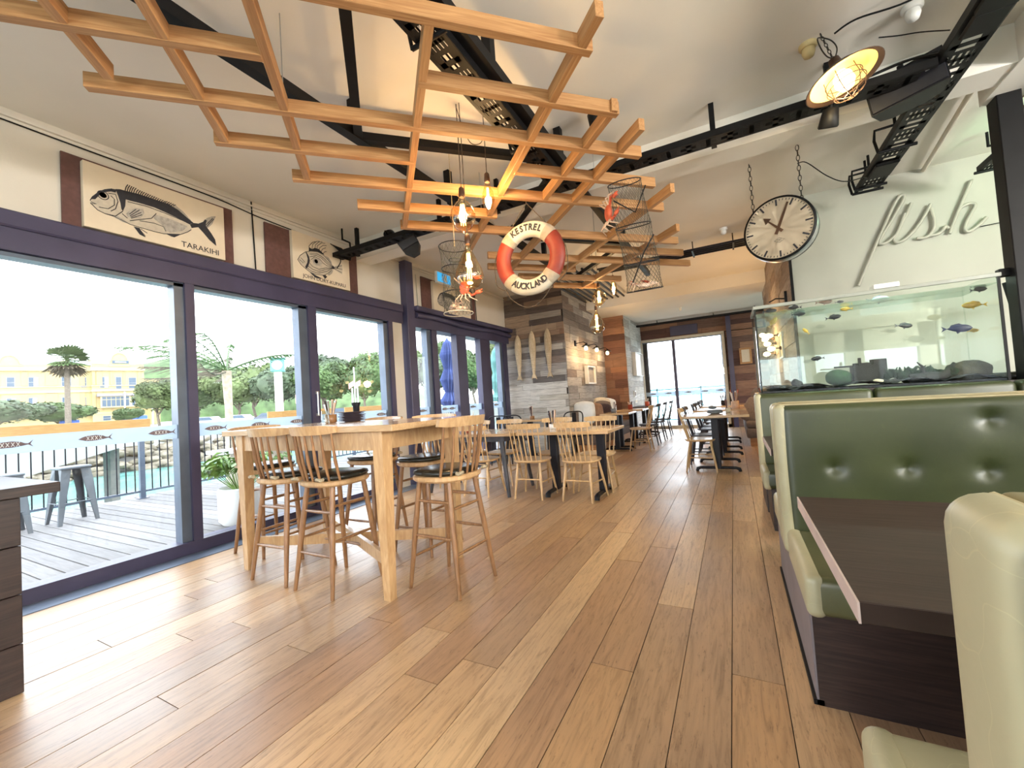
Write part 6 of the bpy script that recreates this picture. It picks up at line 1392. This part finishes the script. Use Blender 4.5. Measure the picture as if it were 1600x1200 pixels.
for i,(x0,z0,x1,z1) in enumerate(HBAY):
    f=hb('bay_window',x0-.2,x1+.2,-2.6,-1.0,z0-.3,z1+.2,hc)
    n=6 if i==0 else 5
    for k in range(n):
        a=x0+(x1-x0)*k/n; B(a+.07,a+(x1-x0)/n-.05,-2.66,-2.58,z0,z0+(z1-z0)*.68).build('pane',hg if (i==0 or k==0) else hw,f); B(a+.07,a+(x1-x0)/n-.05,-2.66,-2.58,z0+(z1-z0)*.74,z1).build('pane',hg,f)
hb('bay_roof',HBAY[0][0]-.8,HBAY[1][2]+.6,-3.0,-1.0,HBAY[0][3]+.15,HBAY[0][3]+.75,mat('dark_slate',(.22,.20,.22),.7))
for x in (19.3,24.4): MB().tube((x,-3.2,.5),(x,-3.2,9.3),.16).build('verandah_post',M['white'],t)
# street furniture across the water
t=thing('clock_pillar','cream pillar with a green cased clock on top across the road','clock',(-33.5,21.85,-.3))
B(-.28,.28,-.28,.28,0,5.1).build('shaft',mat('cream_pillar',(.70,.64,.50),.8),t); B(-.5,.5,-.5,.5,5.1,6.15,b=.04).build('clock_case',mat('verdigris',(.12,.30,.28),.5),t); B(-.6,.6,-.6,.6,6.15,6.22).build('cap',bpy.data.materials['verdigris'],t)
t.rotation_euler=(0,0,.9)
for ax_,c_ in (('y',(0,-.52,5.62)),('x',(.52,0,5.62))): MB().lathe([(.001,0),(.40,0)],c_,24,ax_).build('clock_face',M['white'],t)
def lamp_post(label,x,y,h,arm):
    t=thing('street_lamp',label,'street lamp',(x,y,-.2)); MB().path(smooth([(0,0,0),(0,0,h*.8),(0,0,h*.93),(arm*.25,0,h*.99),(arm,0,h*1.02)],4),[.07]*1+[.06]*16,6).build('pole',M['galv'],t); B(arm-.15,arm+.45 if arm>0 else arm+.15,-.08,.08,h*1.0,h*1.05).build('lamp_head',M['galv'],t)
lamp_post('curved street lamp right of the clock pillar',-47.4,34.4,5.2,-1.4); lamp_post('straight street lamp before the tree row',-48.5,36.0,3.0,.4)
t=thing('flag_tower','slim white mast with small red and white flags before the trees','flagpole',(-39.8,35.4,-.2)); MB().tube((0,0,0),(0,0,6.5),.07).build('mast',M['white'],t); 
for s in (-1,1): MB().tube((s*.45,0,0),(s*.45,0,4.0),.09).build('leg',M['white'],t)
for k,(a,b) in enumerate(((-1.0,-.1),(.1,1.0))): MB().prism([(a,3.9),(b,4.3),(b,4.9),(a,4.6)],-.02,.02,'y').build('flag',mat('red_white_flag_%d'%k,(.55,.25,.25),.8,var=.4,scale=3),t)
t=thing('road_sign','small pink and white hoarding before the trees right of the clock','sign',(-45.6,32.4,-.2)); MB().tube((0,0,0),(0,0,3),.06).build('post',M['galv'],t); B(-.9,.9,-.04,.04,2.6,3.7).build('panel',mat('pink_panel',(.62,.38,.36),.8),t)
for i,(x,y,c,lab) in enumerate(((-60,33.5,(.5,.5,.5),'white car parked left in the row beyond the harbour'),(-56,35.5,(.06,.07,.10),'dark car parked second in the row beyond the harbour'),(-51.5,37.5,(.55,.55,.53),'silver car parked third in the row beyond the harbour'),(-47,40,(.06,.05,.05),'black car parked near the clock pillar'),(-64,31.5,(.3,.32,.35),'grey car parked at the left of the harbour row'))):
    t=thing('parked_car',lab,'car',(x,y,.15),.5); m=mat('car_paint_%d'%i,c,.3,coat=.5)
    MB().prism([(-2.1,.3),(2.1,.3),(2.15,.75),(1.3,.95),(.8,1.42),(-1.0,1.45),(-1.7,.98),(-2.1,.9)],-.85,.85,'y').build('body',m,t); MB().prism([(1.15,.95),(.75,1.36),(-.9,1.38),(-1.5,.98)],-.87,.87,'y').build('windows',hg,t)
    for sx in (-1.3,1.35):
        for sy in (-.8,.8): MB().lathe([(.32,-.1),(.32,.1)],(sx,sy,.32),14,'y').build('wheel',M['iron'],t)
for x,y,z,w,h,lab in ((-104,38,2.2,4,1.3,'blue hoarding at the foot of the hotel bay window'),(-92.5,25.8,1.6,2.2,1.7,'blue sloping awning before the hotel left of the palm')):
    tag(MB().prism([(-w/2,0),(w/2,0),(w/2,h*.5),(-w/2,h)],-.1,.1,'y').build('blue_board',mat('blue_board_%d'%int(-x),(.06,.14,.45),.7),loc=(x,y,z),rot=(0,0,1.2)),lab,'board')
